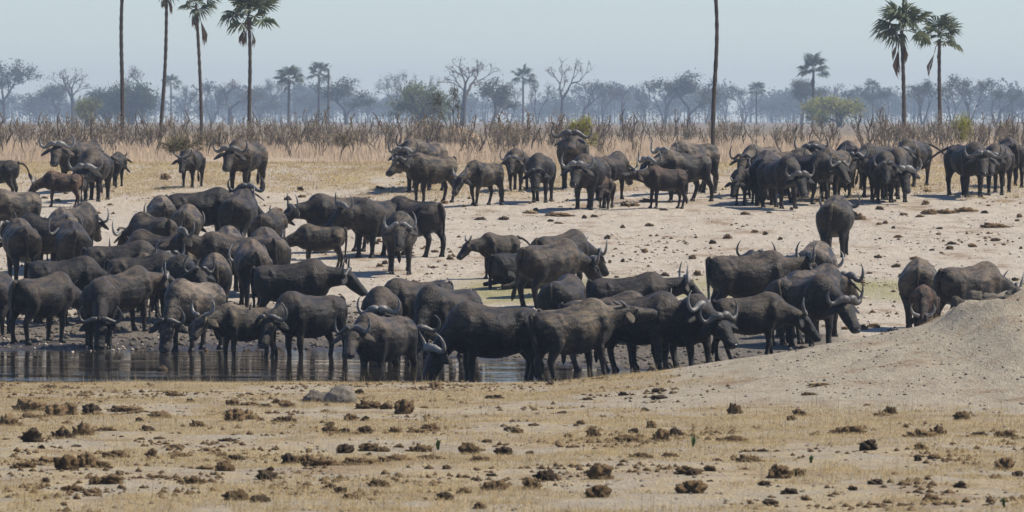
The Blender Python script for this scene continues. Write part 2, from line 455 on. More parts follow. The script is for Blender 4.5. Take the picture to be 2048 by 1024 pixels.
def buffalo(x, y, z, heading, scale, build, pose, hyaw, col, label, tail=0, step=0.0, lying=False, sunk=False, far=False, roll=0, horn=None):
    girth, lt, hs, hst = BUILD[build]
    LEN = LENS[build]
    hst = horn or hst
    rs = random.Random(label)
    girth *= rs.uniform(0.96, 1.05) * (.93 if far else 1)
    pn, ph = POSE[pose]
    pn += rs.uniform(-3, 3); ph += rs.uniform(-4, 4)
    dz = -0.52 if lying else 0.0
    V, F = [], []
    # trunk: x, centre height, half width, up, down
    hump = 1.0 if build in ('bull', 'cow') else 0.75
    T = [(-1.02, 1.08, .10, .14, .16), (-0.97, 1.07, .235, .25, .29), (-0.86, 1.06, .335, .31, .37), (-0.66, 1.03, .375, .345, .41),
         (-0.42, 1.00, .355, .345, .44), (-0.12, 0.98, .435, .365, .475), (0.16, 0.99, .435, .395, .475), (0.34, 1.02, .375, .415 + .03 * hump, .47),
         (0.55, 1.06, .345, .40 + .07 * hump, .48), (0.72, 1.07, .295, .36 + .05 * hump, .45), (0.86, 1.07, .21, .28, .35), (0.93, 1.06, .12, .18, .2)]
    secs = []
    for (tx, tz, tw, tu, td) in T:
        secs.append((Vector((tx, 0, tz + dz)), Y, Z, tw * girth, tu, td * girth * (.93 if far else .98)))
    loft(V, F, secs, 18)
    # spine ridge, hip bones, shoulder blades, flank hollow rims
    tube(V, F, [(-0.98, 0, 1.30 + dz), (-0.7, 0, 1.365 + dz), (-0.3, 0, 1.345 + dz), (0.1, 0, 1.385 + dz), (0.45, 0, 1.475 + dz), (0.7, 0, 1.42 + dz)],
         [.035, .045, .04, .045, .055, .045], 6)
    for s in (-1, 1):
        tube(V, F, [(-0.60, s * .20 * girth, 1.30 + dz), (-0.54, s * .275 * girth, 1.245 + dz), (-0.48, s * .325 * girth, 1.15 + dz)], [.045, .055, .03], 6)
        tube(V, F, [(-0.99, s * .12, 1.16 + dz), (-0.93, s * .19, 1.13 + dz)], [.05, .05], 6)
        tube(V, F, [(0.58, s * .15, 1.36 + dz), (0.53, s * .27, 1.15 + dz), (0.58, s * .29, 0.92 + dz)], [.10, .14, .115], 8)
    # legs
    for fr in (1, -1):
        for s in (1, -1):
            ph_ = step * (1 if fr * s > 0 else -1) * (1 if fr > 0 else .9) + rs.uniform(-.05, .05)
            if lying:
                x0 = 0.5 if fr > 0 else -0.62
                tube(V, F, [(x0 - .1, s * .28, .34), (x0 + .22, s * .42, .16), (x0 - .15, s * .46, .09), (x0 - .35, s * .44, .07)], [.16, .11, .07, .06], 8)
                continue
            if fr > 0:
                J = [(.50, .17, 1.02, .17, 0), (.46, .205, .84, .15, .08), (.45, .205, .68, .108, .25), (.475, .20, .52, .083, .42), (.49, .20, .42, .081, .52), (.48, .20, .30, .061, .72), (.475, .20, .17, .058, .9), (.49, .20, .105, .062, .97), (.505, .20, .06, .062, 1)]
            else:
                J = [(-.70, .17, 1.08, .23, 0), (-.66, .22, .90, .20, .06), (-.66, .235, .74, .155, .2), (-.76, .225, .58, .098, .38), (-.845, .215, .46, .080, .5), (-.825, .21, .31, .063, .7), (-.79, .21, .17, .059, .88), (-.77, .21, .105, .062, .97), (-.755, .21, .06, .062, 1)]
            pts, rad, fl = [], [], []
            for k, (jx, jy, jz, jr, jt) in enumerate(J):
                lift = 0.0
                pts.append((jx + ph_ * jt, s * jy * (girth * .55 + .45), jz + lift)); rad.append(jr * lt * 1.04); fl.append(1.0)
            tube(V, F, pts, rad, 10)
    # neck and head
    an = R(hyaw * 0.55); ah = R(hyaw)
    pnr, phr = R(pn), R(ph)
    b0 = Vector((0.52, 0, 1.10 + dz))
    root = Vector((0.76, 0, 1.13 + dz))
    nl = 0.64 if pose == 'drink' else 0.48 if pose == 'out' else 0.54
    poll = root + nl * Vector((math.cos(pnr) * math.cos(an), math.cos(pnr) * math.sin(an), math.sin(pnr)))
    a = Vector((math.cos(phr) * math.cos(ah), math.cos(phr) * math.sin(ah), math.sin(phr)))
    lat = Z.cross(a).normalized()
    n = a.cross(lat).normalized()
    if roll:
        q = Matrix.Rotation(R(roll), 3, a); lat = q @ lat; n = q @ n
    c1 = root
    secs = []
    for k in range(8):
        t = k / 7
        p = b0 * (1 - t) ** 2 + c1 * 2 * t * (1 - t) + (poll + a * 0.03) * t * t
        d = ((c1 - b0) * (1 - t) + (poll - c1) * t).normalized()
        r = (lat * t + Y * (1 - t)); r = (r - d * r.dot(d)).normalized()
        u = d.cross(r).normalized()
        e = t ** 0.8
        secs.append((p, r, u, (.26 * (1 - e) + .135 * e) * (.4 + .6 * girth), .36 * (1 - e) + .14 * e, .39 * (1 - e) + .205 * e))
    loft(V, F, secs, 14)
    H = [(-.07, .085, .08, .10), (.0, .128, .115, .15), (.10, .142, .115, .175), (.18, .132, .108, .175), (.28, .114, .095, .160), (.38, .104, .084, .132), (.45, .110, .082, .115), (.51, .108, .074, .100), (.545, .07, .05, .06)]
    loft(V, F, [(poll + a * (t * hs), lat, n, w_ * hs, u_ * hs, d_ * hs) for t, w_, u_, d_ in H], 14)
    for s in (-1, 1):       # brow
        tube(V, F, [poll + hs * (a * .10 + lat * (s * .10) + n * .07), poll + hs * (a * .17 + lat * (s * .125) + n * .045)], [.045 * hs, .03 * hs], 6)
    V = [squeeze(v, LEN) for v in V]
    poll = poll - X * (.76 * (1 - LEN))
    tg = D.objects.new('buffalo', None); C.objects.link(tg)
    tg.empty_display_size = 0.3
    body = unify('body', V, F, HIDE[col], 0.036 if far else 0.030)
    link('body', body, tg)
    # horns
    hup = (a * -.72 + n * .62).normalized(); hf = (a * .62 + n * .72).normalized()
    if hst == 'bull':
        W = rs.uniform(.70, .86)
        HP = [(.015, .045, .02), (.10, .065, .03), (.20, .045, .0), (.30, -.005, -.03), (.40, -.015, -.05), (.475, .04, -.06), (.505, .13, -.06), (.485, .22, -.04), (.42, .29, -.01)]
        HR = [.058, .066, .055, .042, .036, .030, .023, .014, .005]
    elif hst == 'cow':
        W = rs.uniform(.68, .88)
        HP = [(.06, .05, .0), (.14, .05, -.01), (.24, .00, -.04), (.34, -.035, -.06), (.42, .01, -.07), (.45, .11, -.07), (.425, .22, -.05), (.36, .31, -.02)]
        HR = [.040, .042, .038, .034, .029, .023, .015, .005]
    elif hst == 'young':
        W = rs.uniform(.85, 1.05)
        HP = [(.08, .04, 0), (.15, .06, -.01), (.22, .09, -.03), (.27, .16, -.05), (.285, .25, -.06), (.26, .34, -.05)]
        HR = [.046, .043, .038, .031, .021, .005]
    else:
        W = 1.0
        HP = [(.08, .04, 0), (.12, .09, -.01), (.15, .15, -.02), (.16, .20, -.02)]
        HR = [.036, .030, .020, .005]
    hb = poll + n * (.075 * hs) + a * (.005 * hs)
    pale = rs.random() < .28
    for s in (1, -1):
        hv, hfc = [], []
        pp = smooth_path([hb + hs * (lat * (s * p[0] * W) + hup * p[1] + hf * p[2]) for p in HP], 3)
        rr = [float(q[0]) for q in smooth_path([(q, 0, 0) for q in HR], 3)]
        rr = [max(.004, q * hs * (1 + .05 * math.sin(k * 2.4))) for k, q in enumerate(rr)]
        tube(hv, hfc, pp, rr, 8)
        link('horn', mesh_from('horn', hv, hfc, HORNP if pale else HORN, True), tg)
        # ear, hanging out below the horn
        ev, ef = [], []
        e0 = poll + hs * (lat * (s * .115) + a * .015 + n * .0)
        ed = (lat * s * .85 - Z * .42 - a * .18).normalized()
        eu = ed.cross(a).normalized(); er = eu.cross(ed).normalized()
        secs = []
        for t, w2 in ((-.02, .028), (.03, .045), (.09, .075), (.16, .082), (.23, .06), (.29, .02)):
            secs.append((e0 + ed * (t * hs) - Z * (t * t * .8), er, eu, w2 * hs, .014, .012))
        loft(ev, ef, secs, 8)
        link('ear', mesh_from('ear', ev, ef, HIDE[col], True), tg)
        if not far:
            link('eye', EYE_ME, tg, poll + hs * (a * .165 + lat * (s * .128) + n * .045))
    no = link('nose', NOSE_ME, tg, poll + a * (.530 * hs) + n * .012)
    no.rotation_euler = Matrix((a, lat, n)).transposed().to_euler()
    no.scale = (hs,) * 3
    # tail and its tuft
    sw = tail
    tp = [(-.97, 0, 1.33 + dz), (-1.05, sw * .05, 1.28 + dz)]
    if abs(sw) < 1.2:
        b_ = rs.uniform(-.06, .06)
        tp += [(-1.06, sw * .10 + b_, 1.05 + dz), (-1.045, sw * .20 + b_ * 1.5, .80 + dz * .8), (-1.02, sw * .34 + b_, .58 + dz * .6), (-1.03, sw * .42 + b_ * .5, .44 + dz * .45)]
    else:
        q = 1 if sw > 0 else -1
        tp += [(-1.13, q * .12, 1.27 + dz), (-1.18, q * .34, 1.17 + dz), (-1.20, q * .56, 1.02 + dz), (-1.21, q * .70, .88 + dz)]
    pp = smooth_path(tp, 3)
    tv, tf = [], []
    pp = [Vector((p[0] * LEN, p[1], p[2])) for p in pp]
    m = len(pp)
    tube(tv, tf, pp, [.052 - .030 * k / (m - 1) for k in range(m)], 6)
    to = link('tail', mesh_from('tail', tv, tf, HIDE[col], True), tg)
    e = Vector(pp[-1]); d = (Vector(pp[-1]) - Vector(pp[-3])).normalized()
    tv, tf = [], []
    tube(tv, tf, [e - d * .09, e, e + d * .09, e + d * .2, e + d * .27], [.02, .045, .055, .04, .008], 7)
    link('tail_tuft', mesh_from('tail_tuft', tv, tf, TUFT, True), to)
    if not lying and not sunk:
        for fr in (1, -1):
            for s in (1, -1):
                pass
        for p in FEET(girth, step, label, build):
            link('hoof', HOOF_ME, tg, p)
    tag(tg, label, 'buffalo', 'buffalo herd at the waterhole')
    # stand it square on the slope
    e_ = 0.5
    nz = Vector((-(ground(x + e_, y) - ground(x - e_, y)) / (2 * e_), -(ground(x, y + e_) - ground(x, y - e_)) / (2 * e_) if not sunk else 0, 1)).normalized()
    hd = Vector((math.cos(R(heading)), math.sin(R(heading)), 0))
    fx = (hd - nz * hd.dot(nz)).normalized(); fy = nz.cross(fx)
    M = Matrix((fx, fy, nz)).transposed()
    tg.rotation_euler = M.to_euler()
    tg.location = (x, y, z)
    tg.scale = (scale,) * 3
    return tg

def FEET(girth, step, label, build):
    """where the hooves end up: repeats the leg poses (same random stream)"""
    rs = random.Random(label)
    rs.uniform(0, 1); g2 = girth
    rs.uniform(0, 1); rs.uniform(0, 1)
    out = []
    for fr in (1, -1):
        for s in (1, -1):
            p = step * (1 if fr * s > 0 else -1) * (1 if fr > 0 else .9) + rs.uniform(-.05, .05)
            out.append(Vector((((.505 if fr > 0 else -.755) + p) * LENS[build], s * (.20 if fr > 0 else .21) * (g2 * .55 + .45), 0.0)))
    return out

# u, v: where it stands (row of the hooves); heading: 0 right, 90 away, 180 left, 270 to the viewer
HERD = [
 # ---- far left
 (158,385,238,1.04,'bull','alert',24,'dark','big dark bull with wide curled horns standing highest at far left',{}),
 (190,402,262,1.0,'bull','low',-8,'dark','bull walking at the viewer with lowered head, right of the reddish calf',{'step':.12}),
 (231,375,78,.68,'calf','level',0,'brown','small dark calf seen from behind, tail flicked right, right of the far left bulls',{'tail':-1.5}),
 (122,414,188,.68,'young','low',10,'red','reddish brown calf with upright spike horns facing left at the far left',{}),
 (-12,405,168,.85,'cow','level',0,'dark','buffalo cut by the left frame edge, its tail hanging out to the right, farther up',{'tail':-1.4}),
 (28,490,225,.95,'cow','low',-30,'grey','grey buffalo at the left edge with a white-shining curved horn, facing left',{}),
 (42,566,102,1.0,'cow','low',0,'dark','broad round rump with hanging tail nearest the left edge of the mid-left crowd',{}),
 (94,545,95,.78,'young','level',0,'red','brown calf rump squeezed between two broad grey rumps at the left',{}),
 (92,548,150,.97,'cow','level',0,'black','black back with a single raised horn behind two broad rumps at the left',{}),
 (147,572,98,1.0,'cow','level',20,'dark','round grey-black rump with a pale straight tail beside the bare sand at left',{}),
 (128,538,100,.97,'cow','low',0,'grey','pale grey rump top just behind the dark back in the left crowd',{}),
 (155,522,72,.95,'cow','low',0,'brown','hindmost rump of the left crowd, showing only its dark tail head and back',{}),
 # ---- left, near the water
 (84,686,48,1.0,'cow','low',-10,'dark','large buffalo standing on the mud spit at left, rump to the viewer, head turned right',{}),
 (198,698,276,1.0,'cow','drink',-8,'dark','buffalo drinking head-on at the left with a pale U of horns',{}),
 (128,645,8,.98,'cow','low',-35,'black','black buffalo behind the mud spit buffalo, its curled horns showing beyond that one\'s head',{}),
 (112,655,5,.62,'calf','drink',-20,'black','small calf with a wet pale nose half hidden behind the mud spit buffalo',{}),
 (-4,668,85,.9,'cow','low',0,'black','dark buffalo cut by the left frame edge beside the water',{}),
 (252,668,46,.95,'cow','level',-38,'dark','buffalo right of the head-on drinker, facing right with one tall curved horn',{}),
 (245,615,357,1.0,'cow','level',-48,'black','long black buffalo seen side-on with head turned to the viewer, upright horns',{}),
 (310,592,138,1.0,'cow','low',0,'black','black buffalo behind the long side-on one, its rump turned right',{}),
 (305,547,124,.98,'cow','low',10,'brown','brown-black buffalo facing away left, a thin horn beside its lowered head',{}),
 (371,522,86,.92,'cow','low',0,'brown','tan-grey buffalo seen squarely from behind with a tail curling right, feet visible',{'tail':-.5}),
 (325,502,98,.92,'cow','low',0,'grey','rump behind the squarely seen tan-grey buffalo, a little higher at left',{}),
 (405,495,4,1.0,'bull','level',25,'black','black bull standing side-on facing right at the top of the left crowd',{}),
 (478,500,82,1.0,'bull','high',0,'black','bull seen from behind with two horn tips rising over its back',{'tail':.3}),
 (540,520,72,.85,'young','level',15,'brown','smaller brown rump with one horn at left and a tail hanging right, edge of crowd',{'tail':-.4}),
 (455,578,92,.98,'cow','low',0,'grey','pale grey hindquarters in the middle of the left crowd under the two horn tips',{}),
 (536,590,101,1.03,'bull','low',0,'grey','large smooth grey rump at the right edge of the left crowd, tail at its right',{'tail':-.4}),
 (505,614,98,1.0,'cow','low',0,'dark','dark buffalo walking away left, in front of the large smooth grey rump',{'tail':-.3,'step':.08}),
 (462,594,192,1.0,'bull','high',8,'dark','bull with a heavy shiny boss looking left over its neighbours in the left crowd',{}),
 (398,588,182,.66,'calf','level',0,'brown','small dark calf under the chin of the bull with the shiny boss',{}),
 (433,624,94,.88,'cow','low',0,'brown','narrow brown rump with hanging tail in front of the shiny-boss bull',{}),
 (588,658,0,1.0,'cow','level',-8,'black','black cow side-on with two straight thin horns, facing right near the water',{}),
 (335,642,310,.98,'cow','level',-12,'black','black buffalo behind the grey drinker, its curled horns seen above the grey back',{}),
 (292,640,355,.97,'cow','low',0,'dark','smooth slate back between the long side-on buffalo and the one with a tall curved horn',{}),
 (290,622,95,.82,'young','low',0,'brown','brown hump top showing over the smooth slate back',{}),
 (388,702,240,1.02,'cow','drink',8,'grey','dusty grey buffalo drinking at the shore with head low and wide horns',{}),
 (488,714,208,.86,'young','level',25,'brown','brown young buffalo wading with upright horns, facing left',{'sink':.18}),
 (622,712,218,1.0,'cow','low',28,'dark','big-bellied buffalo wading at the shore, head turned to the viewer, tail dark red',{'sink':.16}),
 (772,733,236,1.0,'cow','level',22,'dark','buffalo standing chest-deep in the pool facing the viewer with hooked horns',{'sink':.42}),
 (838,700,212,1.0,'cow','drink',20,'black','black buffalo behind the chest-deep one, its hump rising to the right',{}),
 (764,708,268,.95,'bull','low',0,'dark','buffalo hidden behind the chest-deep one, with two horn tips and boss showing above it',{}),
 (893,716,230,1.0,'bull','drink',28,'black','bull with a thick pale boss drinking right of the chest-deep buffalo',{'tail':.3}),
 (985,757,192,1.04,'bull','drink',12,'black','massive black bull drinking at the near bank with muzzle in the water',{'sink':.12}),
 # ---- centre foreground
 (1158,758,33,1.03,'cow','out',-12,'brown','large brown cow at the bank, rump left, stretching her hornless-looking head right',{'horn':'calf','sink':.08}),
 (1222,742,5,1.0,'bull','level',0,'grey','grey shoulder and hump standing just behind the large brown cow',{}),
 (1283,744,338,1.02,'bull','level',-4,'dark','bull with a rough pale boss facing right beside the brown cow\'s head',{}),
 (1378,738,306,.97,'bull','low',0,'dark','bull facing right-forward with a pale boss and shiny nose, on the mud',{}),
 (1262,690,0,.97,'cow','alert',10,'black','black buffalo side-on behind the centre group with two upright spike horns',{}),
 (1130,692,72,.97,'cow','low',20,'black','dark rump with one curled horn at its left, behind the brown cow\'s back',{}),
 (1100,614,46,1.03,'bull','low',-22,'dark','large bull rump-left on the greenish ground with its tail curled, head hanging right',{'tail':.5}),
 (1122,592,48,1.0,'cow','low',-10,'dark','buffalo close behind the tail-curled bull, its muzzle and horn beyond that one\'s head',{}),
 (1042,577,30,.95,'cow','level',20,'black','buffalo lying on the ground left of the tail-curled bull',{'lying':True}),
 (998,558,212,.75,'calf','level',0,'dark','calf facing left with its tail raised to the right, alone above the pool',{'tail':2.0}),
 # ---- upper left of centre
 (640,540,188,.76,'young','low',0,'brown','dark brown calf standing side-on, facing left with lowered head',{}),
 (672,506,206,1.0,'cow','level',-5,'dark','buffalo facing left with one curled horn and a high hump, left of the dark trio',{}),
 (752,515,236,1.0,'bull','alert',-30,'black','black bull with a shining pale boss pushed in the middle of the trio',{}),
 (828,513,140,1.0,'bull','low',0,'black','black bull turned away left with a long tail, right of the trio',{'tail':-.2,'step':-.06}),
 (800,547,272,1.02,'cow','level',-3,'grey','slate grey buffalo walking straight at the viewer on the pale sand',{'step':.12}),
 # ---- far row
 (383,376,254,.77,'young','level',10,'dark','young buffalo facing the viewer alone, left of the lone hook-horned bull',{}),
 (489,385,248,1.03,'bull','level',12,'dark','large bull with low hooked horns facing the viewer, alone left of centre',{}),
 (848,384,240,1.03,'bull','level',10,'grey','hindmost big grey bull behind the side-on cow, head to the viewer',{}),
 (836,378,262,1.0,'bull','alert',0,'dark','bull hidden behind the hindmost grey bull, a second horn pair showing',{}),
 (862,406,216,.95,'cow','alert',6,'brown','thin cow with visible ribs side-on facing left in the far row',{}),
 (965,412,226,.85,'young','low',8,'brown','young brown buffalo walking left with lowered head in the far row',{'step':.16}),
 (1035,382,260,.83,'cow','level',4,'dark','slim buffalo facing the viewer, left one of two walking side by side',{'step':.10}),
 (1083,404,262,.93,'cow','low',3,'dark','buffalo facing the viewer with wide-set horns, right one of two walking side by side',{'step':.10}),
 (1144,378,268,1.10,'bull','high',0,'dark','tall bull facing the viewer with heavy boss, rising behind the far row',{}),
 (1178,419,252,1.03,'bull','level',6,'dark','bull with a furry grey boss and wide horns facing left in the far row',{}),
 (1222,400,66,.9,'cow','low',0,'dark','rump of a buffalo facing away, right of the furry-boss bull',{}),
 (1211,416,258,.62,'calf','low',0,'red','small reddish calf tucked behind the furry-boss bull',{}),
 (1328,418,202,.80,'young','out',5,'red','brown calf stretching its muzzle left in front of two bulls',{}),
 (1366,403,212,.98,'bull','level',8,'grey','striding grey bull facing left behind the brown calf',{'step':.2,'tail':-1.0}),
 (1384,388,224,1.03,'bull','level',10,'grey','grey buffalo behind the striding bull with its horns above that one\'s back',{}),
 # ---- far right crowd
 (1487,410,250,.72,'calf','low',0,'black','small black calf in front of the far right crowd, at its left end',{}),
 (1522,390,240,.98,'cow','level',12,'grey','grey cow with a U of horns at the left end of the far right crowd',{}),
 (1532,408,84,.98,'bull','low',10,'black','black bull rump with one horn showing left, behind the right-facing black bull',{}),
 (1562,416,297,.98,'bull','low',-5,'black','black bull facing right-forward with a great sweep of horns, front of the far right crowd',{}),
 (1575,396,20,.95,'cow','low',0,'grey','pale-lit back in the rear of the far right crowd',{'tail':1.3}),
 (1618,408,318,.98,'cow','level',-12,'black','black buffalo facing right before a reddish calf, far right crowd',{'step':.14}),
 (1632,388,262,1.02,'bull','alert',-4,'dark','bull with wide upright horns in the back row of the far right crowd',{}),
 (1667,400,246,1.0,'cow','level',-4,'brown','tan-flanked buffalo in the middle of the far right crowd, head left',{}),
 (1664,400,262,.76,'young','level',6,'red','reddish calf between the black buffalo and the tan-flanked one',{}),
 (1700,378,100,.92,'cow','low',0,'dark','slim rump standing in the gap of the far right crowd',{}),
 (1755,394,234,1.03,'cow','level',8,'brown','brown-black buffalo facing left with hooked horns, heading the right half of the crowd',{}),
 (1765,404,276,.97,'cow','level',-12,'dark','buffalo standing close at the left side of the round-shouldered front bull',{}),
 (1790,403,278,1.03,'bull','low',4,'dark','round-shouldered bull facing the viewer with broad low horns in the far right crowd',{}),
 (1826,374,246,.95,'cow','level',16,'dark','buffalo at the right end of the crowd with its tail flicked out right',{'tail':1.9}),
 (1934,394,292,1.05,'bull','level',-22,'black','black bull at far right with its tail held out to the left',{'tail':-2.0}),
 (1996,388,256,1.0,'cow','level',6,'dark','buffalo touching heads with the black bull at far right',{}),
 (2023,374,96,.95,'cow','low',0,'dark','rear buffalo at the far right edge, rump and thick tail to the viewer',{}),
 (1672,513,82,1.0,'bull','level',0,'brown','lone bull seen from behind on the pale sand at right',{'tail':.15,'step':.06}),
 # ---- right of centre
 (1498,648,14,1.05,'bull','alert',6,'dark','large grey-black bull side-on above the right mud, facing right',{}),
 (1498,640,82,.98,'cow','high',0,'black','buffalo behind the large side-on bull, only horn tips and tufted head showing',{}),
 (1632,618,82,1.0,'bull','low',0,'grey','grey rump with a tail swishing left, hindmost of the right mud group',{'tail':1.7}),
 (1632,676,62,1.0,'bull','level',-12,'dark','bull with a big hooked horn out to the right, back of the right mud group',{}),
 (1618,694,302,1.0,'bull','low',12,'dark','bull head-on with a massive curled horn at right, front of the right mud group',{}),
 (1583,690,70,.98,'cow','low',0,'dark','rump with wrinkled tail head between the side-on bull and the young walker',{}),
 (1503,726,12,.90,'young','low',-14,'brown','young buffalo striding right with upright horns, nearest of the right mud group',{'step':.14}),
 (1838,660,86,1.0,'cow','low',0,'brown','brown buffalo seen from behind beside the clay mound, above a calf',{}),
 (1848,676,262,.74,'young','drink',8,'red','calf grazing at the foot of the clay mound with small pale horns',{}),
 (1938,668,40,1.0,'cow','low',-12,'dark','buffalo half hidden by the clay mound, one horn tip over its crest',{}),
]
for (u, v, hd, sc, bd, po, hy, col, lb, ex) in HERD:
    if 'sink' in ex:
        s_ = ex['sink']; y = FPX * EYE / (v - HORIZON); x = (u - 1024) / FPX * y; z = -s_
    else:
        x, y = hit(u, v, 131.5, 300); z = ground(x, y)
    buffalo(x, y, z - 0.012, hd, sc, bd, po, hy, col, lb, tail=ex.get('tail', 0), step=ex.get('step', 0.0),
            lying=ex.get('lying', False), sunk='sink' in ex, far=v < 430, horn=ex.get('horn'))
D.objects.remove(tmp)

# ------------------------------------------------------------------ vegetation materials
def leafmat(name, c0, c1, rough=0.7, amt=0.35, scale=1.3, trans=0.0):
    m = Mat(name)
    col = m.ramp(m.noise(scale, 4, 0.6), [(0.3, c0), (0.7, c1)])
    m.set(m.vary(col, amt), rough, 0.2)
    if trans:            # thin leaves let the sun through
        tb = m.n.new('ShaderNodeBsdfTranslucent'); mx = m.n.new('ShaderNodeMixShader')
        mx.inputs[0].default_value = trans
        m.link(m.b.inputs['Base Color'].links[0].from_socket, tb.inputs['Color'])
        m.link(m.b.outputs[0], mx.inputs[1]); m.link(tb.outputs[0], mx.inputs[2])
        m.link(mx.outputs[0], m.n['Material Output'].inputs['Surface'])
    return m.m
BARK = leafmat('bark', (0.055, 0.046, 0.038), (0.115, 0.098, 0.082), 0.9, 0.3, 5)
BARK_PALE = leafmat('pale_bark', (0.10, 0.09, 0.078), (0.19, 0.17, 0.15), 0.9, 0.3, 5)
STEM = leafmat('shrub_stem', (0.085, 0.074, 0.060), (0.24, 0.208, 0.168), 0.95, 0.4, 6)
DRYLEAF = leafmat('dry_leaf', (0.185, 0.150, 0.105), (0.36, 0.295, 0.205), 0.8, 0.4, 5, 0.4)
GREEN_DARK = leafmat('dark_leaf', (0.040, 0.058, 0.022), (0.085, 0.108, 0.042), 0.7, 0.35, 1.3, 0.4)
GREEN_GREY = leafmat('grey_leaf', (0.055, 0.066, 0.038), (0.105, 0.115, 0.066), 0.7, 0.35, 1.3, 0.35)
GREEN_YEL = leafmat('yellow_leaf', (0.23, 0.24, 0.04), (0.40, 0.37, 0.09), 0.7, 0.35, 1.3, 0.45)
DULL = leafmat('dull_leaf', (0.17, 0.15, 0.07), (0.30, 0.255, 0.135), 0.8, 0.3, 1.3, 0.4)
GREEN_LIME = leafmat('lime_leaf', (0.12, 0.15, 0.035), (0.22, 0.24, 0.065), 0.7, 0.3, 1.3, 0.45)
TWIG_RED = leafmat('red_brown_twig', (0.10, 0.06, 0.045), (0.17, 0.105, 0.075))
PALM_GREEN = leafmat('palm_leaf', (0.060, 0.085, 0.045), (0.15, 0.175, 0.095), 0.5, 0.35, 1.3, 0.3)
PALM_DEAD = leafmat('dead_palm_leaf', (0.11, 0.072, 0.045), (0.20, 0.14, 0.09), 0.85)
GRASS_DRY = leafmat('dry_grass', (0.21, 0.148, 0.068), (0.63, 0.495, 0.27), 0.8, 0.0, 6, 0.45)
GRASS_TALL = leafmat('tall_dry_grass', (0.46, 0.35, 0.235), (0.74, 0.595, 0.43), 0.8, 0.0, 1.2, 0.5)
SPROUT = leafmat('green_sprout', (0.04, 0.09, 0.02), (0.08, 0.15, 0.04), 0.6)

# ------------------------------------------------------------------ palms with fan leaves
def fan_mesh(name, mat, seed, droop=0.35, fold=0.10, pet=0.72, rad=0.80, spread=125):
    rs = random.Random(seed)
    V, F = [], []
    tube(V, F, [(0, 0, 0), (pet * .5, 0, .05), (pet, 0, 0)], [.022, .017, .013], 4)
    ns = 22 if spread > 90 else 9
    for k in range(ns):
        a = R(-spread + 2 * spread * (k + .5) / ns) + rs.uniform(-.04, .04)
        L = rad * (0.78 + 0.22 * math.cos(a * .8)) * rs.uniform(.86, 1.08)
        b = len(V)
        z = fold if k % 2 else -fold
        dx, dy = math.cos(a), math.sin(a)
        px, py = -dy, dx
        ww = .048 if spread > 90 else .03
        mid = L * .62
        V += [Vector((pet, 0, 0)), Vector((pet + dx * mid + px * ww, dy * mid + py * ww, z * .35 - .05)), Vector((pet + dx * mid, dy * mid, z * .9 - .02)),
              Vector((pet + dx * mid - px * ww, dy * mid - py * ww, z * .35 - .05)), Vector((pet + dx * L, dy * L, -droop * L * rs.uniform(.5, 1.2)))]
        F += [(b, b + 1, b + 2), (b, b + 2, b + 3), (b + 1, b + 4, b + 2), (b + 2, b + 4, b + 3)]
    return mesh_from(name, V, F, mat)
FANS = [fan_mesh('frond', PALM_GREEN, s, d) for s, d in ((1, .2), (2, .35), (3, .6))]
DEADF = [fan_mesh('dead_frond', PALM_DEAD, s, .2, .10, .55, .95, 9) for s in (11, 12)]

def palm(u, vb, vt, u_top, rcrown, y, label, nf=30, nd=4, wob=(0, 0), wid=0.115, dense=1.0, extra_dead=()):
    """u, vb: foot; u_top, vt: where the trunk ends below the crown; rcrown: crown radius in photo px"""
    if y > 430: y *= 3.0; wid *= 2.8
    s = FPX / y
    x = (u - 1024) / s
    z0 = ground(x, y)
    ztop = EYE - (vt - HORIZON) / s
    xt = (u_top - 1024) / s
    rs = random.Random(label)
    t = link('fan_palm', None, None, (x, y, z0 - .05))
    tag(t, label, 'palm tree', 'fan palms on the plain')
    H = ztop - z0 + .05
    V, F = [], []
    n = max(14, int(H * 5))
    pts, rad = [], []
    for k in range(n + 1):
        q = k / n
        pts.append(((xt - x) * q + wob[0] * math.sin(q * math.pi) + wob[1] * math.sin(q * 2 * math.pi), .15 * math.sin(q * 3), H * q))
        rad.append(wid * .72 * (1.32 - .34 * q + .35 * max(0, .06 - q) / .06) * (1 + (.10 if k % 2 else -.08) + rs.uniform(-.06, .06)))
    tube(V, F, pts, rad, 8)
    link('trunk', mesh_from('trunk', V, F, BARK, False), t)
    R_ = rcrown / s
    top = Vector(pts[-1])
    sc = R_ / 1.36
    nf = int(nf * .46)
    for k in range(nf):
        f = link('frond', rs.choice(FANS), t, top + Vector((rs.uniform(-.05, .05), rs.uniform(-.05, .05), rs.uniform(0, .25) * sc)))
        el = R(84 - 112 * ((k + rs.random()) / nf))
        f.rotation_euler = (rs.uniform(-.5, .5), -el, k * 2.4 + rs.uniform(-.3, .3))
        f.scale = (sc * rs.uniform(.85, 1.1),) * 3
    for k in range(int(nd * .6 + .5)):
        f = link('dead_frond', rs.choice(DEADF), t, top - Vector((0, 0, .1)))
        f.rotation_euler = (rs.uniform(-.6, .6), R(rs.uniform(62, 86)), rs.uniform(0, 6.28))
        f.scale = (sc * rs.uniform(.6, .95),) * 3
    for az, el, q in extra_dead:
        f = link('dead_frond', DEADF[0], t, top - Vector((0, 0, .1)))
        f.rotation_euler = (0, R(el), R(az)); f.scale = (sc * q,) * 3

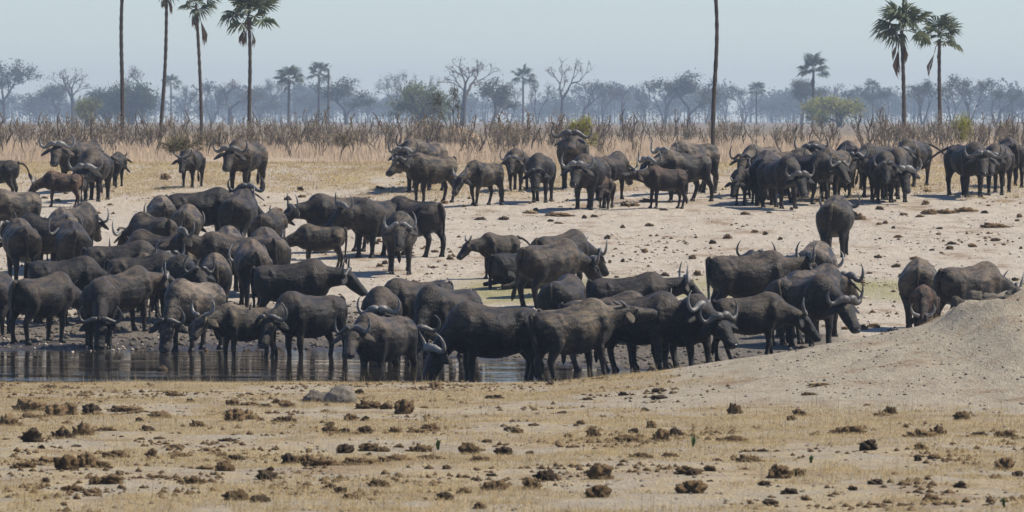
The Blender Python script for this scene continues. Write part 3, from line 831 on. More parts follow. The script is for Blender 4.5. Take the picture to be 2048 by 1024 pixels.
palm(243, 255, -62, 248, 56, 330, 'leftmost tall palm trunk, its crown above the picture', 22, 3, (-.06, .05), .105)
palm(318, 262, -22, 333, 52, 345, 'tall palm with a bent foot, second tall trunk from the left', 26, 5, (.10, .0), .10)
palm(404, 262, 9, 392, 48, 335, 'tall slender palm with brown hanging leaves, third trunk from the left', 26, 8, (.04, .0), .09, extra_dead=((-20, 70, 1.5),))
palm(500, 262, 34, 497, 60, 325, 'tall palm with a full spread crown, rightmost of the four left palms', 34, 6, (.02, -.03), .10)
palm(577, 252, 160, 578, 31, 470, 'short bushy-crowned palm right of the four tall left palms', 34, 3, (.02, 0), .11)
palm(637, 252, 150, 638, 27, 520, 'hazy palm beside a bare pole-like palm stem', 24, 2, (.02, 0), .10)
palm(656, 252, 138, 657, 9, 470, 'dead palm stem with almost no crown, between hazy trees at left', 5, 3, (.01, 0), .09)
palm(1427, 329, -70, 1425, 56, 226, 'lone thick palm trunk rising from the scrub right of centre', 22, 3, (.09, -.06), .075)
palm(1513, 250, 182, 1513, 20, 640, 'small far palm right of the lone thick trunk', 26, 0, (0, 0), .10)
palm(1625, 254, 142, 1627, 33, 440, 'medium palm with round crown left of the two big right palms', 34, 3, (.06, 0), .10)
palm(1808, 262, 62, 1803, 62, 320, 'big palm with the widest crown at the right', 36, 5, (.05, 0), .105, extra_dead=((200, 78, 1.3), (165, 80, 1.2)))
palm(1883, 262, 78, 1879, 50, 335, 'palm right of the widest crowned one, leaning a little left', 32, 4, (-.04, 0), .10, extra_dead=((195, 66, 1.35),))
palm(1046, 252, 160, 1046, 27, 560, 'hazy palm standing between bare trees at centre', 26, 0, (.02, 0), .10)
palm(1746, 252, 178, 1746, 20, 700, 'faint hazy palm just left of the widest crowned palm', 22, 0, (0, 0), .11)
palm(342, 250, 170, 342, 22, 640, 'faint hazy palm crown behind the bent-footed palm', 20, 0, (0, 0), .10)
palm(2025, 250, 190, 2025, 14, 680, 'small ragged palm at the far right edge', 14, 4, (0, 0), .11)

# ------------------------------------------------------------------ trees beyond the scrub
def grow(seed, height, levels, spread, first, curl, minr=0.022, ratio=0.72, trunk_r=0.16, up=0.15, multi=1, nsplit=(2, 4)):
    """recursive limbs; returns (V, F, tips)"""
    rs = random.Random(seed)
    V, F, tips = [], [], []
    def limb(p, d, L, r, lev):
        pts = [p]; n = 4
        for k in range(n):
            cu = curl * (.35 if lev == 0 else 1)
            d = (d + Vector((rs.uniform(-cu, cu), rs.uniform(-cu, cu), rs.uniform(-cu, cu) * .6 + up * (.4 if lev else .1)))).normalized()
            pts.append(pts[-1] + d * (L / n))
        tube(V, F, pts, [r * (1 - .45 * k / n) for k in range(n + 1)], 5 if lev < 2 else 3)
        if lev >= levels:
            tips.extend(pts[2:]); return
        if lev >= levels - 1: tips.append(pts[-1])
        for k in range(rs.randint(*nsplit)):
            q = pts[-1] if k < 2 else pts[rs.randint(2, 3)]
            ax = d.cross(Vector((rs.uniform(-1, 1), rs.uniform(-1, 1), rs.uniform(-1, 1)))).normalized()
            nd = Matrix.Rotation(R(rs.uniform(.5, 1.1) * spread), 3, ax) @ d
            limb(q, nd.normalized(), L * ratio * rs.uniform(.75, 1.15), max(minr, r * .58), lev + 1)
    for k in range(multi):
        a = 6.28 * k / max(1, multi) + rs.uniform(0, 1)
        d = Vector((.28 * math.cos(a), .28 * math.sin(a), 1)).normalized() if multi > 1 else Vector((rs.uniform(-.1, .1), 0, 1))
        limb(Vector((0, 0, -.1)), d, first * height, trunk_r, 0)
    zmax = max(v.z for v in V)
    k = height / zmax
    return [v * k for v in V], F, [t * k for t in tips]

def leaves(tips, seed, n, size, jitter, flat=0.0):
    r_ = np.random.default_rng(seed)
    T = np.array([tuple(t) for t in tips])
    P = T[r_.integers(0, len(T), n)] + r_.normal(0, jitter, (n, 3))
    A = r_.normal(0, 1, (n, 3)); A /= np.linalg.norm(A, axis=1)[:, None]
    B = np.cross(A, r_.normal(0, 1, (n, 3))); B /= np.linalg.norm(B, axis=1)[:, None]
    sz = size * (0.6 + 0.9 * r_.random(n))[:, None]
    Vv = np.stack([P - A * sz, P + B * sz * .6, P + A * sz, P - B * sz * .6], 1).reshape(-1, 3)
    return Vv, np.arange(4 * n).reshape(-1, 4)

def tree_proto(name, seed, h, lm, leafn, lsize, jit, bark=BARK, part='crown', **kw):
    V, F, tips = grow(seed, h, **kw)
    t = D.meshes.new('trunk'); t = mesh_from('trunk', V, F, bark)
    c = None
    if leafn:
        lv, lq = leaves(tips, seed, leafn, lsize, jit)
        c = mesh_np('crown', lv, lq, lm)
    return t, c
PROTO = {
    'bare': [tree_proto('bare', s, 6, TWIG_RED, 420, .06, .16, levels=5, spread=42, first=.34, curl=.22, trunk_r=.24, nsplit=(2, 3)) for s in (3, 8, 21)],
    'sparse': [tree_proto('sparse', s, 6, GREEN_GREY, 1500, .07, .19, levels=4, spread=38, first=.34, curl=.2, trunk_r=.13, multi=2, nsplit=(2, 4)) for s in (5, 14, 33)],
    'leafy': [tree_proto('leafy', s, 6, GREEN_GREY, 3200, .085, .25, levels=4, spread=40, first=.32, curl=.2, trunk_r=.16, nsplit=(3, 4)) for s in (6, 17, 45)],
    'umbrella': [tree_proto('umb', s, 6, GREEN_GREY, 2000, .075, .19, levels=4, spread=30, first=.40, curl=.14, trunk_r=.12, multi=3, up=.12, nsplit=(2, 3)) for s in (9, 25)],
    'bush': [tree_proto('bush', s, 4, GREEN_DARK, 5200, .095, .32, levels=4, spread=55, first=.22, curl=.3, trunk_r=.12, multi=4, nsplit=(3, 4), up=.02) for s in (4, 12)],
    'lime': [tree_proto('lime', 15, 4, GREEN_LIME, 5200, .095, .32, levels=4, spread=55, first=.22, curl=.3, trunk_r=.12, multi=4, nsplit=(3, 4), up=.02)],
    'dull': [tree_proto('dull', 31, 4, DULL, 4200, .075, .30, levels=4, spread=58, first=.2, curl=.3, trunk_r=.09, multi=5, nsplit=(3, 4), up=.0)],
    'yellow': [tree_proto('yellow', s, 3.4, GREEN_YEL, 3200, .09, .28, levels=4, spread=52, first=.24, curl=.3, trunk_r=.10, multi=3, nsplit=(3, 4), up=.03) for s in (7, 19)],
}
def tree(u, vt, wpx, y, kind, label, i=0, rot=None, group='hazy trees beyond the scrub'):
    y = y * 3.2 if y > 440 and kind not in ('lime', 'yellow') else y; wpx *= 1.2
    s = FPX / y; x = (u - 1024) / s
    z0 = ground(x, y)
    h = EYE - (vt - HORIZON) / s - z0
    tm, cm = PROTO[kind][i % len(PROTO[kind])]
    zs = [v.co.z for v in tm.vertices]; xs = [v.co.x for v in tm.vertices]
    k = h / max(zs); kx = max(.55 * k, min((2.6 if kind in ('bush', 'yellow', 'lime', 'dull') else 1.7) * k, (wpx / s) / (max(xs) - min(xs))))
    t = link('bare_tree' if kind == 'bare' else 'bush' if kind in ('bush', 'yellow', 'lime', 'dull') else 'tree', None, None, (x, y, z0))
    tag(t, label, 'bush' if kind in ('bush', 'yellow', 'lime', 'dull') else 'tree', group)
    t.rotation_euler = (0, 0, random.uniform(0, 6.28) if rot is None else rot)
    t.scale = (kx, kx, k)
    link('trunk', tm, t)
    if cm: link('crown', cm, t)
TREES = [
 (8, 122, 90, 640, 'leafy', 'hazy leafy tree cut by the left picture edge'),
 (60, 190, 70, 800, 'sparse', 'low faint tree left of the reddish bare tree at far left'),
 (148, 138, 95, 600, 'bare', 'hazy bare tree with reddish twigs at far left'),
 (175, 196, 42, 1200, 'yellow', 'small pale yellow-green bush at the far left'),
 (120, 168, 60, 760, 'leafy', 'faint leafy tree behind the reddish bare tree at far left'),
 (215, 172, 70, 560, 'bush', 'left half of the dark green bush pair behind the leftmost palm trunk'),
 (262, 164, 95, 540, 'bush', 'large dark green bush just right of the leftmost palm trunk'),
 (285, 130, 55, 640, 'bare', 'thin leafless tree rising over the large dark green bush'),
 (372, 170, 60, 720, 'sparse', 'hazy sparse tree between the second and third tall palms'),
 (425, 165, 60, 680, 'sparse', 'hazy sparse tree right of the third tall palm'),
 (460, 158, 75, 600, 'bare', 'hazy bare tree left of the full-crowned left palm'),
 (520, 172, 60, 760, 'leafy', 'faint tree right of the full-crowned left palm'),
 (548, 158, 34, 820, 'umbrella', 'faint flat-topped tree just left of the bushy-crowned palm'),
 (612, 190, 60, 820, 'leafy', 'faint low tree behind the bushy-crowned palm'),
 (692, 155, 80, 580, 'leafy', 'rounded leafy tree right of the dead palm stem'),
 (735, 200, 60, 860, 'leafy', 'low faint tree right of the rounded leafy tree'),
 (795, 142, 62, 620, 'sparse', 'tall sparse hazy tree left of the yellowish green bush'),
 (832, 150, 55, 640, 'bare', 'bare hazy tree just behind the tall sparse one left of centre'),
 (845, 166, 105, 1250, 'lime', 'wide yellowish green bush left of the termite mound'),
 (925, 118, 118, 445, 'bare', 'largest bare tree with gnarled reddish limbs above the termite mound'),
 (985, 156, 80, 500, 'leafy', 'leafy tree leaning beside the largest bare tree'),
 (1020, 175, 60, 700, 'sparse', 'hazy thin tree left of the central palm'),
 (1075, 160, 60, 600, 'sparse', 'tree with a few rusty leaves right of the central palm'),
 (1122, 118, 70, 540, 'bare', 'tall leafless tree with an old nest, right of the central palm'),
 (1165, 165, 60, 680, 'bare', 'hazy bare tree right of the tall leafless one'),
 (1205, 160, 60, 640, 'sparse', 'hazy sparse tree over the yellow-green scrub bush'),
 (1242, 170, 60, 620, 'bare', 'hazy fork-limbed tree over the scrub at centre right'),
 (1285, 180, 60, 720, 'sparse', 'low hazy thin tree left of the twin leafy trees'),
 (1330, 155, 66, 620, 'umbrella', 'left one of the twin leafy trees left of the lone thick palm'),
 (1378, 143, 66, 600, 'leafy', 'right one of the twin leafy trees left of the lone thick palm'),
 (1412, 172, 46, 660, 'sparse', 'thin hazy tree just left of the lone thick palm trunk'),
 (1452, 168, 60, 660, 'sparse', 'hazy open tree just right of the lone thick palm trunk'),
 (1490, 172, 50, 720, 'umbrella', 'pale flat tree left of the small far palm'),
 (1545, 200, 60, 880, 'leafy', 'low far tree right of the small far palm'),
 (1602, 160, 56, 560, 'leafy', 'leafy tree left of the medium round-crowned palm'),
 (1650, 172, 50, 660, 'bare', 'hazy bare tree behind the yellow-green bush at right'),
 (1642, 196, 60, 1250, 'yellow', 'left lobe of the yellow-green bush right of the medium palm'),
 (1678, 193, 74, 1200, 'yellow', 'right lobe of the yellow-green bush with a broken branch'),
 (1715, 172, 56, 640, 'sparse', 'hazy thin tree right of the yellow-green bush'),
 (1770, 176, 56, 620, 'umbrella', 'hazy thin tree left of the widest crowned palm trunk'),
 (1845, 160, 74, 560, 'umbrella', 'flat-crowned tree standing between the two big right palms'),
 (1905, 155, 60, 560, 'sparse', 'tall thin tree right of the left-leaning palm'),
 (1940, 150, 66, 540, 'umbrella', 'dense flat-crowned tree at far right'),
 (1992, 176, 64, 580, 'umbrella', 'v-limbed tree near the right picture edge'),
 (2044, 190, 50, 760, 'leafy', 'faint tree cut by the right picture edge'),
]
for i, (u, vt, wp, y, kind, lb) in enumerate(TREES):
    tree(u, vt, wp, y, kind, lb, 2 if u == 925 else i, .8 if u == 925 else None)
tree(1163, 234, 42, 258, 'yellow', 'bright yellow-green bush in the scrub behind the tall central bull', 1, group='green bushes in the scrub')
tree(368, 264, 80, 236, 'dull', 'rounded dull green bush in the scrub left of the lone horned bull', 0, group='green bushes in the scrub')
tree(900, 168, 44, 320, 'sparse', 'stunted thorny tree growing on top of the termite mound', 1, group='green bushes in the scrub')
tree(430, 268, 40, 262, 'dull', 'small olive shrub in the scrub just left of the lone hook-horned bull', 0, group='green bushes in the scrub')
tree(690, 258, 50, 258, 'dull', 'low olive shrub in the scrub left of the hindmost grey bull', 0, group='green bushes in the scrub')
tree(1925, 232, 20, 300, 'yellow', 'small yellow-green shrub tip in the scrub at the far right', 0, group='green bushes in the scrub')
tree(800, 312, 18, 232, 'bush', 'tiny green bush at the grass edge left of the hindmost grey bull', 1, group='green bushes in the scrub')

# the far wood: one mass of small trees closing the plain
fv, fq = [], []; off = 0
bv, bq = [], []
for i in range(640):
    y = random.uniform(2800, 4200); x = random.uniform(-1.15, 1.15) * y * 1024 / FPX * 1.25
    kind = random.choice(['leafy', 'sparse', 'leafy', 'bush', 'bush', 'bush', 'umbrella'])
    h = random.uniform(7, 15) * (.7 + .6 * float(vnoise(x * .02, 3.3, 88))); k_ = h / 6.0 if kind != 'bush' else h / 4.0
    tm, cm = random.choice(PROTO[kind])
    n = len(cm.vertices); a = np.empty(n * 3, np.float32); cm.vertices.foreach_get('co', a); a = a.reshape(-1, 4, 3)
    a = a[rng.permutation(len(a))[:330]]
    cen = a.mean(1, keepdims=True); a = cen + (a - cen) * 2.0
    ang = random.uniform(0, 6.28); c_, s_ = math.cos(ang), math.sin(ang)
    a = a.reshape(-1, 3) * k_
    a = np.stack([a[:, 0] * c_ - a[:, 1] * s_ + x, a[:, 0] * s_ + a[:, 1] * c_ + y, a[:, 2] * 1.05 + ground(x, y) - .15], 1)
    fv.append(a)
    for q in range(2):
        tx = x + random.uniform(-1, 1)
        z0 = ground(x, y)
        bv.append(np.array([(tx - .16, y, z0 - .2), (tx + .16, y, z0 - .2), (tx + .1, y, z0 + h * .7), (tx - .1, y, z0 + h * .7),
                            (tx, y - .16, z0 - .2), (tx, y + .16, z0 - .2), (tx, y + .1, z0 + h * .7), (tx, y - .1, z0 + h * .7)]))
fv = np.concatenate(fv); fw = mesh_np('far_wood', np.concatenate([fv, np.concatenate(bv)]), np.arange((len(fv) + 8 * len(bv))).reshape(-1, 4), GREEN_GREY)
tag(link('far_wood', fw), 'band of hazy blue-grey woodland closing the far side of the plain', 'woodland', kind='stuff')

# ------------------------------------------------------------------ scrub of stunted, browsed shrubs
def shrub_proto(seed):
    rs = random.Random(seed)
    V, F, L = [], [], []
    def stem(p, d, ln, r, lev):
        pts = [p]; rr = [r]
        n = 6 if lev == 0 else 3
        for k in range(n):
            d = (d + Vector((rs.uniform(-.48, .48), rs.uniform(-.48, .48), rs.uniform(.0, .3)))).normalized()
            pts.append(pts[-1] + d * ln / n); rr.append(r * (1 - .4 * (k + 1) / n) * rs.uniform(.75, 1.35))
        tube(V, F, pts, rr, 5)
        L.extend(pts[-2:] if lev == 0 else pts[1:])
        if lev < 2:
            for q in range(rs.randint(2, 4) if lev == 0 else rs.randint(1, 2)):
                stem(pts[rs.randint(n // 2, n)], (d + Vector((rs.uniform(-.8, .8), rs.uniform(-.8, .8), rs.uniform(.1, .8)))).normalized(), ln * rs.uniform(.16, .34), r * .6, lev + 1)
    for k in range(rs.choice([2, 3, 4, 5])):
        stem(Vector((rs.uniform(-.25, .25), rs.uniform(-.25, .25), -.05)), Vector((rs.uniform(-.25, .25), rs.uniform(-.25, .25), 1)).normalized(), rs.uniform(.55, 1.15), rs.uniform(.012, .034), 0)
    lv, lq = leaves(L, seed, rs.choice([50, 120, 240]), .028, .085)
    return mesh_from('stems', V, F, STEM), mesh_np('dry_leaves', lv, lq, DRYLEAF)
SHRUBS = [shrub_proto(s) for s in range(100, 112)]
MARKS = [(0, 'at the left picture edge'), (120, 'behind the far left bulls'), (243, 'below the leftmost tall palm'), (320, 'below the bent-footed palm'), (400, 'below the third tall palm'), (497, 'below the full-crowned left palm'),
 (577, 'below the bushy-crowned palm'), (650, 'below the dead palm stem'), (740, 'left of the hindmost grey bull'), (845, 'behind the hindmost grey bull'), (920, 'below the termite mound'), (1000, 'left of the central palm'), (1060, 'below the central palm'), (1125, 'behind the tall central bull'),
 (1200, 'right of the bright yellow-green bush'), (1290, 'below the hazy fork-limbed trees'), (1370, 'left of the lone thick palm trunk'), (1440, 'beside the lone thick palm trunk'), (1513, 'below the small far palm'), (1570, 'left of the medium round-crowned palm'), (1627, 'below the medium round-crowned palm'),
 (1680, 'below the yellow-green bush at right'), (1745, 'behind the right half of the crowd'), (1805, 'below the widest crowned palm'), (1880, 'below the left-leaning palm'), (1940, 'behind the far right trio'), (2010, 'at the right picture edge')]
def shrub_label(x, y, i, k):
    u = 1024 + FPX * x / y
    mk = min(MARKS, key=lambda q: abs(q[0] - u))[1]
    look = ['bare stubby', 'leafy brown', 'forked leafless', 'gnarled', 'many-stemmed', 'thin upright', 'crooked', 'bushy withered', 'leaning', 'knobbly', 'spindly', 'dense twiggy'][i]
    size = 'tall' if k > .98 else 'low' if k < .78 else 'waist-high'
    row = 'at the scrub front' if y < 246 else 'in mid scrub' if y < 280 else 'in the rear scrub'
    return f'{size} {look} shrub {row} {mk}'
def fanx(y, m=1.12): return random.uniform(-m, m) * y * 1024 / FPX
n_sh = 0
while n_sh < 290:
    y = 226 + 84 * random.random() ** 1.15
    x = fanx(y)
    dens = vnoise(x * .22, y * .06, 77)
    edge = 227 + 10 * vnoise(x * .18, 0.5, 71)
    if y < edge or dens < .32: continue
    sm, lm = random.choice(SHRUBS)
    t = link('dry_shrub', None, None, (x, y, ground(x, y)))
    k = random.uniform(.62, 1.25) * (1.0 if y > 240 else .85)
    tag(t, shrub_label(x, y, SHRUBS.index((sm, lm)), k), 'shrub', 'stunted shrubs of the scrub belt')
    t.rotation_euler = (0, 0, random.uniform(0, 6.28)); t.scale = (k * random.uniform(.8, 1.1), k * random.uniform(.8, 1.1), k)
    link('stems', sm, t); link('dry_leaves', lm, t)
    n_sh += 1
# farther shrubs, one mass
def scatter_mass(name, protos, pts, mat, ks):
    out, off, faces = [], 0, []
    for (x, y), k in zip(pts, ks):
        me = random.choice(protos)
        a = np.empty(len(me.vertices) * 3, np.float32); me.vertices.foreach_get('co', a); a = a.reshape(-1, 3)
        ang = random.uniform(0, 6.28); c_, s_ = math.cos(ang), math.sin(ang)
        out.append(np.stack([(a[:, 0] * c_ - a[:, 1] * s_) * k + x, (a[:, 0] * s_ + a[:, 1] * c_) * k + y, a[:, 2] * k + ground(x, y)], 1))
        q = np.array([p.vertices[:] for p in me.polygons if len(p.vertices) == 4]); faces.append(q + off); off += len(a)
    return mesh_np(name, np.concatenate(out), np.concatenate(faces), mat)
pts = []
while len(pts) < 280:
    y = 280 + 300 * random.random() ** 1.3
    x = fanx(y)
    if vnoise(x * .12, y * .03, 78) > .25: pts.append((x, y))
ks = [random.uniform(.7, 1.25) for _ in pts]
st = scatter_mass('far_scrub', [s[0] for s in SHRUBS], pts, STEM, ks)
tag(link('far_scrub', st), 'farther dark stems of the dry scrub belt below the hazy trees', 'scrub', kind='stuff')
st = scatter_mass('far_scrub_leaves', [s[1] for s in SHRUBS], pts, DRYLEAF, ks)
tag(link('far_scrub_leaves', st), 'withered brown leaves on the farther scrub stems', 'scrub leaves', kind='stuff')

# ------------------------------------------------------------------ grass
def blades(name, n, place, hmin, hmax, wid, mat, lean=0.5):
    P = place(n); n = len(P)
    x, y = P[:, 0], P[:, 1]
    z = terrain(x, y)
    h = rand_in(n, hmin, hmax); a = rand_in(n, 0, 6.283); l = rand_in(n, 0.05, lean) * h
    wx = np.cos(a + 1.57) * wid * .5; wy = np.sin(a + 1.57) * wid * .5
    b0 = np.stack([x - wx, y - wy, z - .01], 1); b1 = np.stack([x + wx, y + wy, z - .01], 1)
    mx, my = x + np.cos(a) * l * .4, y + np.sin(a) * l * .4
    m0 = np.stack([mx - wx * .7, my - wy * .7, z + h * .6], 1); m1 = np.stack([mx + wx * .7, my + wy * .7, z + h * .6], 1)
    t0 = np.stack([x + np.cos(a) * l, y + np.sin(a) * l, z + h], 1)
    V = np.stack([b0, b1, m1, m0, t0], 1).reshape(-1, 3)
    k = 5 * np.arange(n)[:, None]
    T = np.concatenate([k + np.array([[0, 1, 2]]), k + np.array([[0, 2, 3]]), k + np.array([[3, 2, 4]])], 0)
    return mesh_np(name, V, T, mat)
def place_tall(n):
    y = 216 + 260 * rng.random(n * 2) ** 1.5; x = rand_in(n * 2, -1.1, 1.1) * y * 1024 / FPX
    keep = (vnoise(x * .3, y * .10, 55) + .25 * vnoise(x * 1.4, y * .5, 56) > .36) & (y > 221 + 9 * vnoise(x * .18, 0 * y + .5, 71))
    return np.stack([x, y], 1)[keep][:n]
tag(link('tall_dry_grass', blades('tall_dry_grass', 130000, place_tall, .08, .42, .020, GRASS_TALL)), 'tan knee-high grass standing among the scrub', 'grass', kind='stuff')
def place_belt(n):
    y = 204 + 24 * rng.random(n * 3); x = rand_in(n * 3, -1.1, 1.1) * y * 1024 / FPX
    keep = vnoise(x * .35, y * .12, 58) + .3 * vnoise(x * 1.9, y * .6, 59) > .95 - .030 * (y - 202)
    return np.stack([x, y], 1)[keep][:n]
tag(link('golden_grass', blades('golden_grass', 60000, place_belt, .015, .09, .014, GRASS_DRY, 2.5)), 'short golden grass in front of the scrub belt', 'grass', kind='stuff')
def place_fore(n):
    y = 54 + 71 * rng.random(n * 3) ** 0.9; x = rand_in(n * 3, -1.1, 1.1) * y * 1024 / FPX
    bare = sstep(1.5, 4.0, x) * sstep(98, 106, y)
    d = vnoise(x * .55, y * .22, 61) * .6 + vnoise(x * 2.4, y * .8, 62) * .4
    keep = d - .4 * bare > .44
    return np.stack([x, y], 1)[keep][:n]
tag(link('dry_grass', blades('dry_grass', 190000, place_fore, .006, .05, .006, GRASS_DRY, 4.0)), 'short withered grass and straw over the near ground', 'grass', kind='stuff')
tag(link('grass_stalks', blades('grass_stalks', 2600, place_fore, .10, .26, .005, GRASS_DRY, .6)), 'thin upright straw stalks in the near grass', 'grass', kind='stuff')

# ------------------------------------------------------------------ dung: balls, broken lumps and trampled heaps
def dungmat(name, c0, c1):
    m = Mat(name)
    a = m.noise(9, 6, 0.75); b = m.noise(60, 3, 0.7)
    m.bump(m.math('ADD', a, m.math('MULTIPLY', b, .6)), 1.0, 0.03)
    return m.set(m.vary(m.ramp(m.math('ADD', m.math('MULTIPLY', a, .6), m.math('MULTIPLY', b, .4)), [(0.35, c0), (0.65, c1)]), .5), 0.95, 0.1)
DUNG_B = dungmat('dung_brown', (0.10, 0.066, 0.034), (0.30, 0.205, 0.112))
DUNG_D = dungmat('dung_dark', (0.050, 0.037, 0.025), (0.155, 0.113, 0.076))
DUNG_S = dungmat('dung_straw', (0.16, 0.108, 0.054), (0.40, 0.285, 0.16))
CLAY = dungmat('clay', (0.11, 0.095, 0.075), (0.21, 0.185, 0.15))
from mathutils import noise as mnoise
import bmesh
def lump_mesh(name, seed, mat, sub, sx, sy, sz, amp, freq, box=0.0, cut=-0.3):
    bm = bmesh.new(); bmesh.ops.create_icosphere(bm, subdivisions=sub, radius=1)
    o = Vector((seed * 7.3, seed * 1.7, 0))
    for v in bm.verts:
        p = v.co.copy()
        q = max(abs(p.x), abs(p.y), abs(p.z))
        p = p * (1 - box) + p / q * .82 * box
        d = 1 + amp * mnoise.noise(p * freq + o) + amp * .55 * mnoise.noise(p * freq * 2.7 + o) + amp * .38 * mnoise.noise(p * freq * 6 + o) + amp * .22 * mnoise.noise(p * freq * 13 + o)
        p *= d
        p = Vector((p.x * sx, p.y * sy, max(p.z, cut) * sz))
        v.co = p
    zmin = min(v.co.z for v in bm.verts)
    for v in bm.verts: v.co.z -= zmin
    me = D.meshes.new(name); bm.to_mesh(me); bm.free()
    me.materials.append(mat)
    me.polygons.foreach_set('use_smooth', [True] * len(me.polygons))
    return me
KINDS = {}
for nm, mat in (('b', DUNG_B), ('d', DUNG_D), ('s', DUNG_S)):
    KINDS[nm] = [lump_mesh('dung', s, mat, 4, .5, .5, .46, .60, 1.8, .22, -.5) for s in range(4)]
    KINDS[nm + 'f'] = [lump_mesh('dung', s + 10, mat, 4, .5, .42, .34, .75, 2.6, .1, -.12) for s in range(4)]
# u, v of the foot, width and height in photo px, kind (b brown, d dark, s straw; f = flat broken heap)
DUNG = [(63,884,38,30,'d'),(110,832,40,27,'b'),(138,830,34,28,'s'),(181,829,34,26,'d'),(60,822,60,26,'sf'),(14,852,44,28,'sf'),(57,836,24,12,'s'),(195,832,20,12,'s'),
 (250,822,64,14,'bf'),(320,836,40,17,'b'),(470,845,40,28,'b'),(495,843,30,20,'sf'),(396,856,30,16,'bf'),(296,865,30,15,'df'),(279,846,16,9,'d'),(165,872,36,26,'bf'),(124,876,40,18,'df'),(210,866,40,12,'bf'),
 (455,883,34,8,'df'),(566,845,46,15,'df'),(573,816,28,18,'b'),(466,812,26,14,'b'),(500,812,34,9,'sf'),(530,815,22,10,'df'),(700,842,28,17,'b'),(660,867,30,20,'bf'),(662,852,16,11,'b'),(690,867,20,11,'d'),(730,868,26,18,'d'),(790,866,24,12,'sf'),
 (807,827,36,32,'b'),(742,819,52,20,'bf'),(774,820,22,13,'b'),(858,864,38,20,'bf'),(835,866,36,10,'sf'),(841,902,42,20,'bf'),(937,907,38,30,'b'),(1008,908,34,18,'d'),(736,904,36,18,'b'),(765,906,28,12,'b'),
 (578,926,30,22,'d'),(690,908,32,20,'d'),(228,914,44,18,'b'),(304,916,21,18,'b'),(134,942,44,32,'b'),(172,939,36,31,'b'),(206,938,36,17,'bf'),(92,924,54,15,'sf'),(45,938,46,15,'bf'),(363,916,38,8,'bf'),(450,938,34,22,'b'),(470,922,32,12,'df'),
 (412,936,36,9,'sf'),(533,960,40,22,'d'),(222,969,40,20,'b'),(190,969,24,13,'b'),(144,984,40,15,'bf'),(476,1003,48,23,'b'),(520,1007,36,16,'d'),(390,966,36,18,'bf'),(92,967,16,11,'d'),(185,988,36,10,'bf'),(680,986,24,14,'d'),
 (1095,963,44,24,'d'),(1062,982,36,22,'b'),(1202,962,46,34,'b'),(1198,1000,46,30,'b'),(1187,874,26,24,'b'),(1252,888,44,18,'b'),(1325,885,30,28,'b'),(1352,873,26,18,'d'),(1302,858,18,16,'b'),(1268,868,20,13,'d'),(1318,784,26,9,'d'),(1384,985,58,32,'b'),
 (1556,956,44,30,'b'),(1596,950,26,18,'b'),(1469,828,24,24,'bf'),(1598,832,26,16,'b'),(1582,842,18,11,'b'),(1763,834,32,11,'sf'),(1782,830,26,18,'bf'),(1738,902,33,26,'d'),(1925,840,30,18,'b'),(1700,868,52,20,'bf'),(1668,866,24,10,'bf'),(1842,876,54,18,'bf'),
 (1875,870,28,20,'bf'),(1955,872,36,12,'df'),(2012,876,42,18,'bf'),(1500,926,48,18,'bf'),(1462,883,56,12,'bf'),(1835,922,15,13,'d'),(1870,919,26,11,'b'),(2010,938,36,30,'b'),(2036,953,22,14,'d'),(1752,972,30,14,'d'),(1860,1006,34,18,'b'),(1540,1012,30,15,'d'),(1580,992,30,14,'d'),(1706,982,18,9,'d'),
 (1530,974,24,11,'d'),(1378,950,50,18,'bf'),(948,764,28,24,'b'),(975,762,24,10,'s'),(752,760,28,16,'b'),(1180,752,34,14,'s'),(862,762,26,12,'b'),(990,796,34,9,'df'),(1070,764,22,10,'b'),(705,762,34,10,'sf'),(820,763,40,10,'sf'),(1020,764,24,12,'df'),(875,765,20,7,'s'),
 (990,985,44,22,'bf'),(888,1000,32,18,'d'),(930,990,26,12,'bf'),(760,972,44,18,'bf'),(660,975,24,11,'d'),(700,1000,30,12,'bf'),(1280,916,40,10,'bf'),(1340,912,30,10,'bf'),(1060,905,16,8,'b'),(975,884,20,8,'b'),(640,935,60,18,'bf'),(720,930,70,18,'bf'),(790,925,60,14,'bf'),(610,925,40,18,'bf'),(860,920,44,12,'bf'),(960,926,40,11,'sf'),(1125,830,18,6,'d'),
 (1152,855,12,6,'d'),(1245,790,16,9,'d'),(1320,799,34,9,'d'),(1290,825,16,8,'d'),(1100,770,16,7,'d'),(1640,775,40,7,'sf'),(1620,790,30,7,'bf'),(350,792,32,10,'bf'),(100,776,26,9,'df'),(133,777,26,8,'df'),(165,792,20,6,'bf')]
NOTE = {0: 'dark rounded dung ball standing alone near the left edge of the near grass', 10: 'flat-sided dung ball left of the blocky dung drum on the near ground', 30: 'large round dung ball right of the grey clay hump',
 36: 'block-shaped dung ball just right of the largest green sprout', 44: 'tall dung drum, left of two pressed together at lower left', 45: 'second of two dung drums pressed together at lower left', 63: 'dark oval dung lump at the bottom right of centre',
 65: 'tall shaggy dung ball above another at the bottom right of centre', 66: 'round dung ball directly below the tall shaggy one', 74: 'largest dung lump at the bottom right, wide and low', 75: 'shaggy round dung ball at lower right beside a small lump',
 82: 'dark block of dung alone on bare grey soil at right', 83: 'dung ball on straw at far right below the clay mound slope', 93: 'dung ball with a cap near the right picture edge', 108: 'dung ball on the bank crest before the massive drinking bull'}
COLS = ['at the left picture edge', 'under the left part of the pool', 'left of the grey clay hump', 'around the grey clay hump', 'left of the largest green sprout', 'right of the largest green sprout', 'below the brown cow at the bank', 'left of the narrow green sprout', 'right of the narrow green sprout', 'below the clay mound', 'at the right picture edge']
FCOLS = ['by the left crowd', 'below the lone hook-horned bull', 'round the slate grey buffalo', 'between calf and far row', 'above the tail-curled bull', 'left of the lone bull', 'right of the lone bull', 'at the far right']
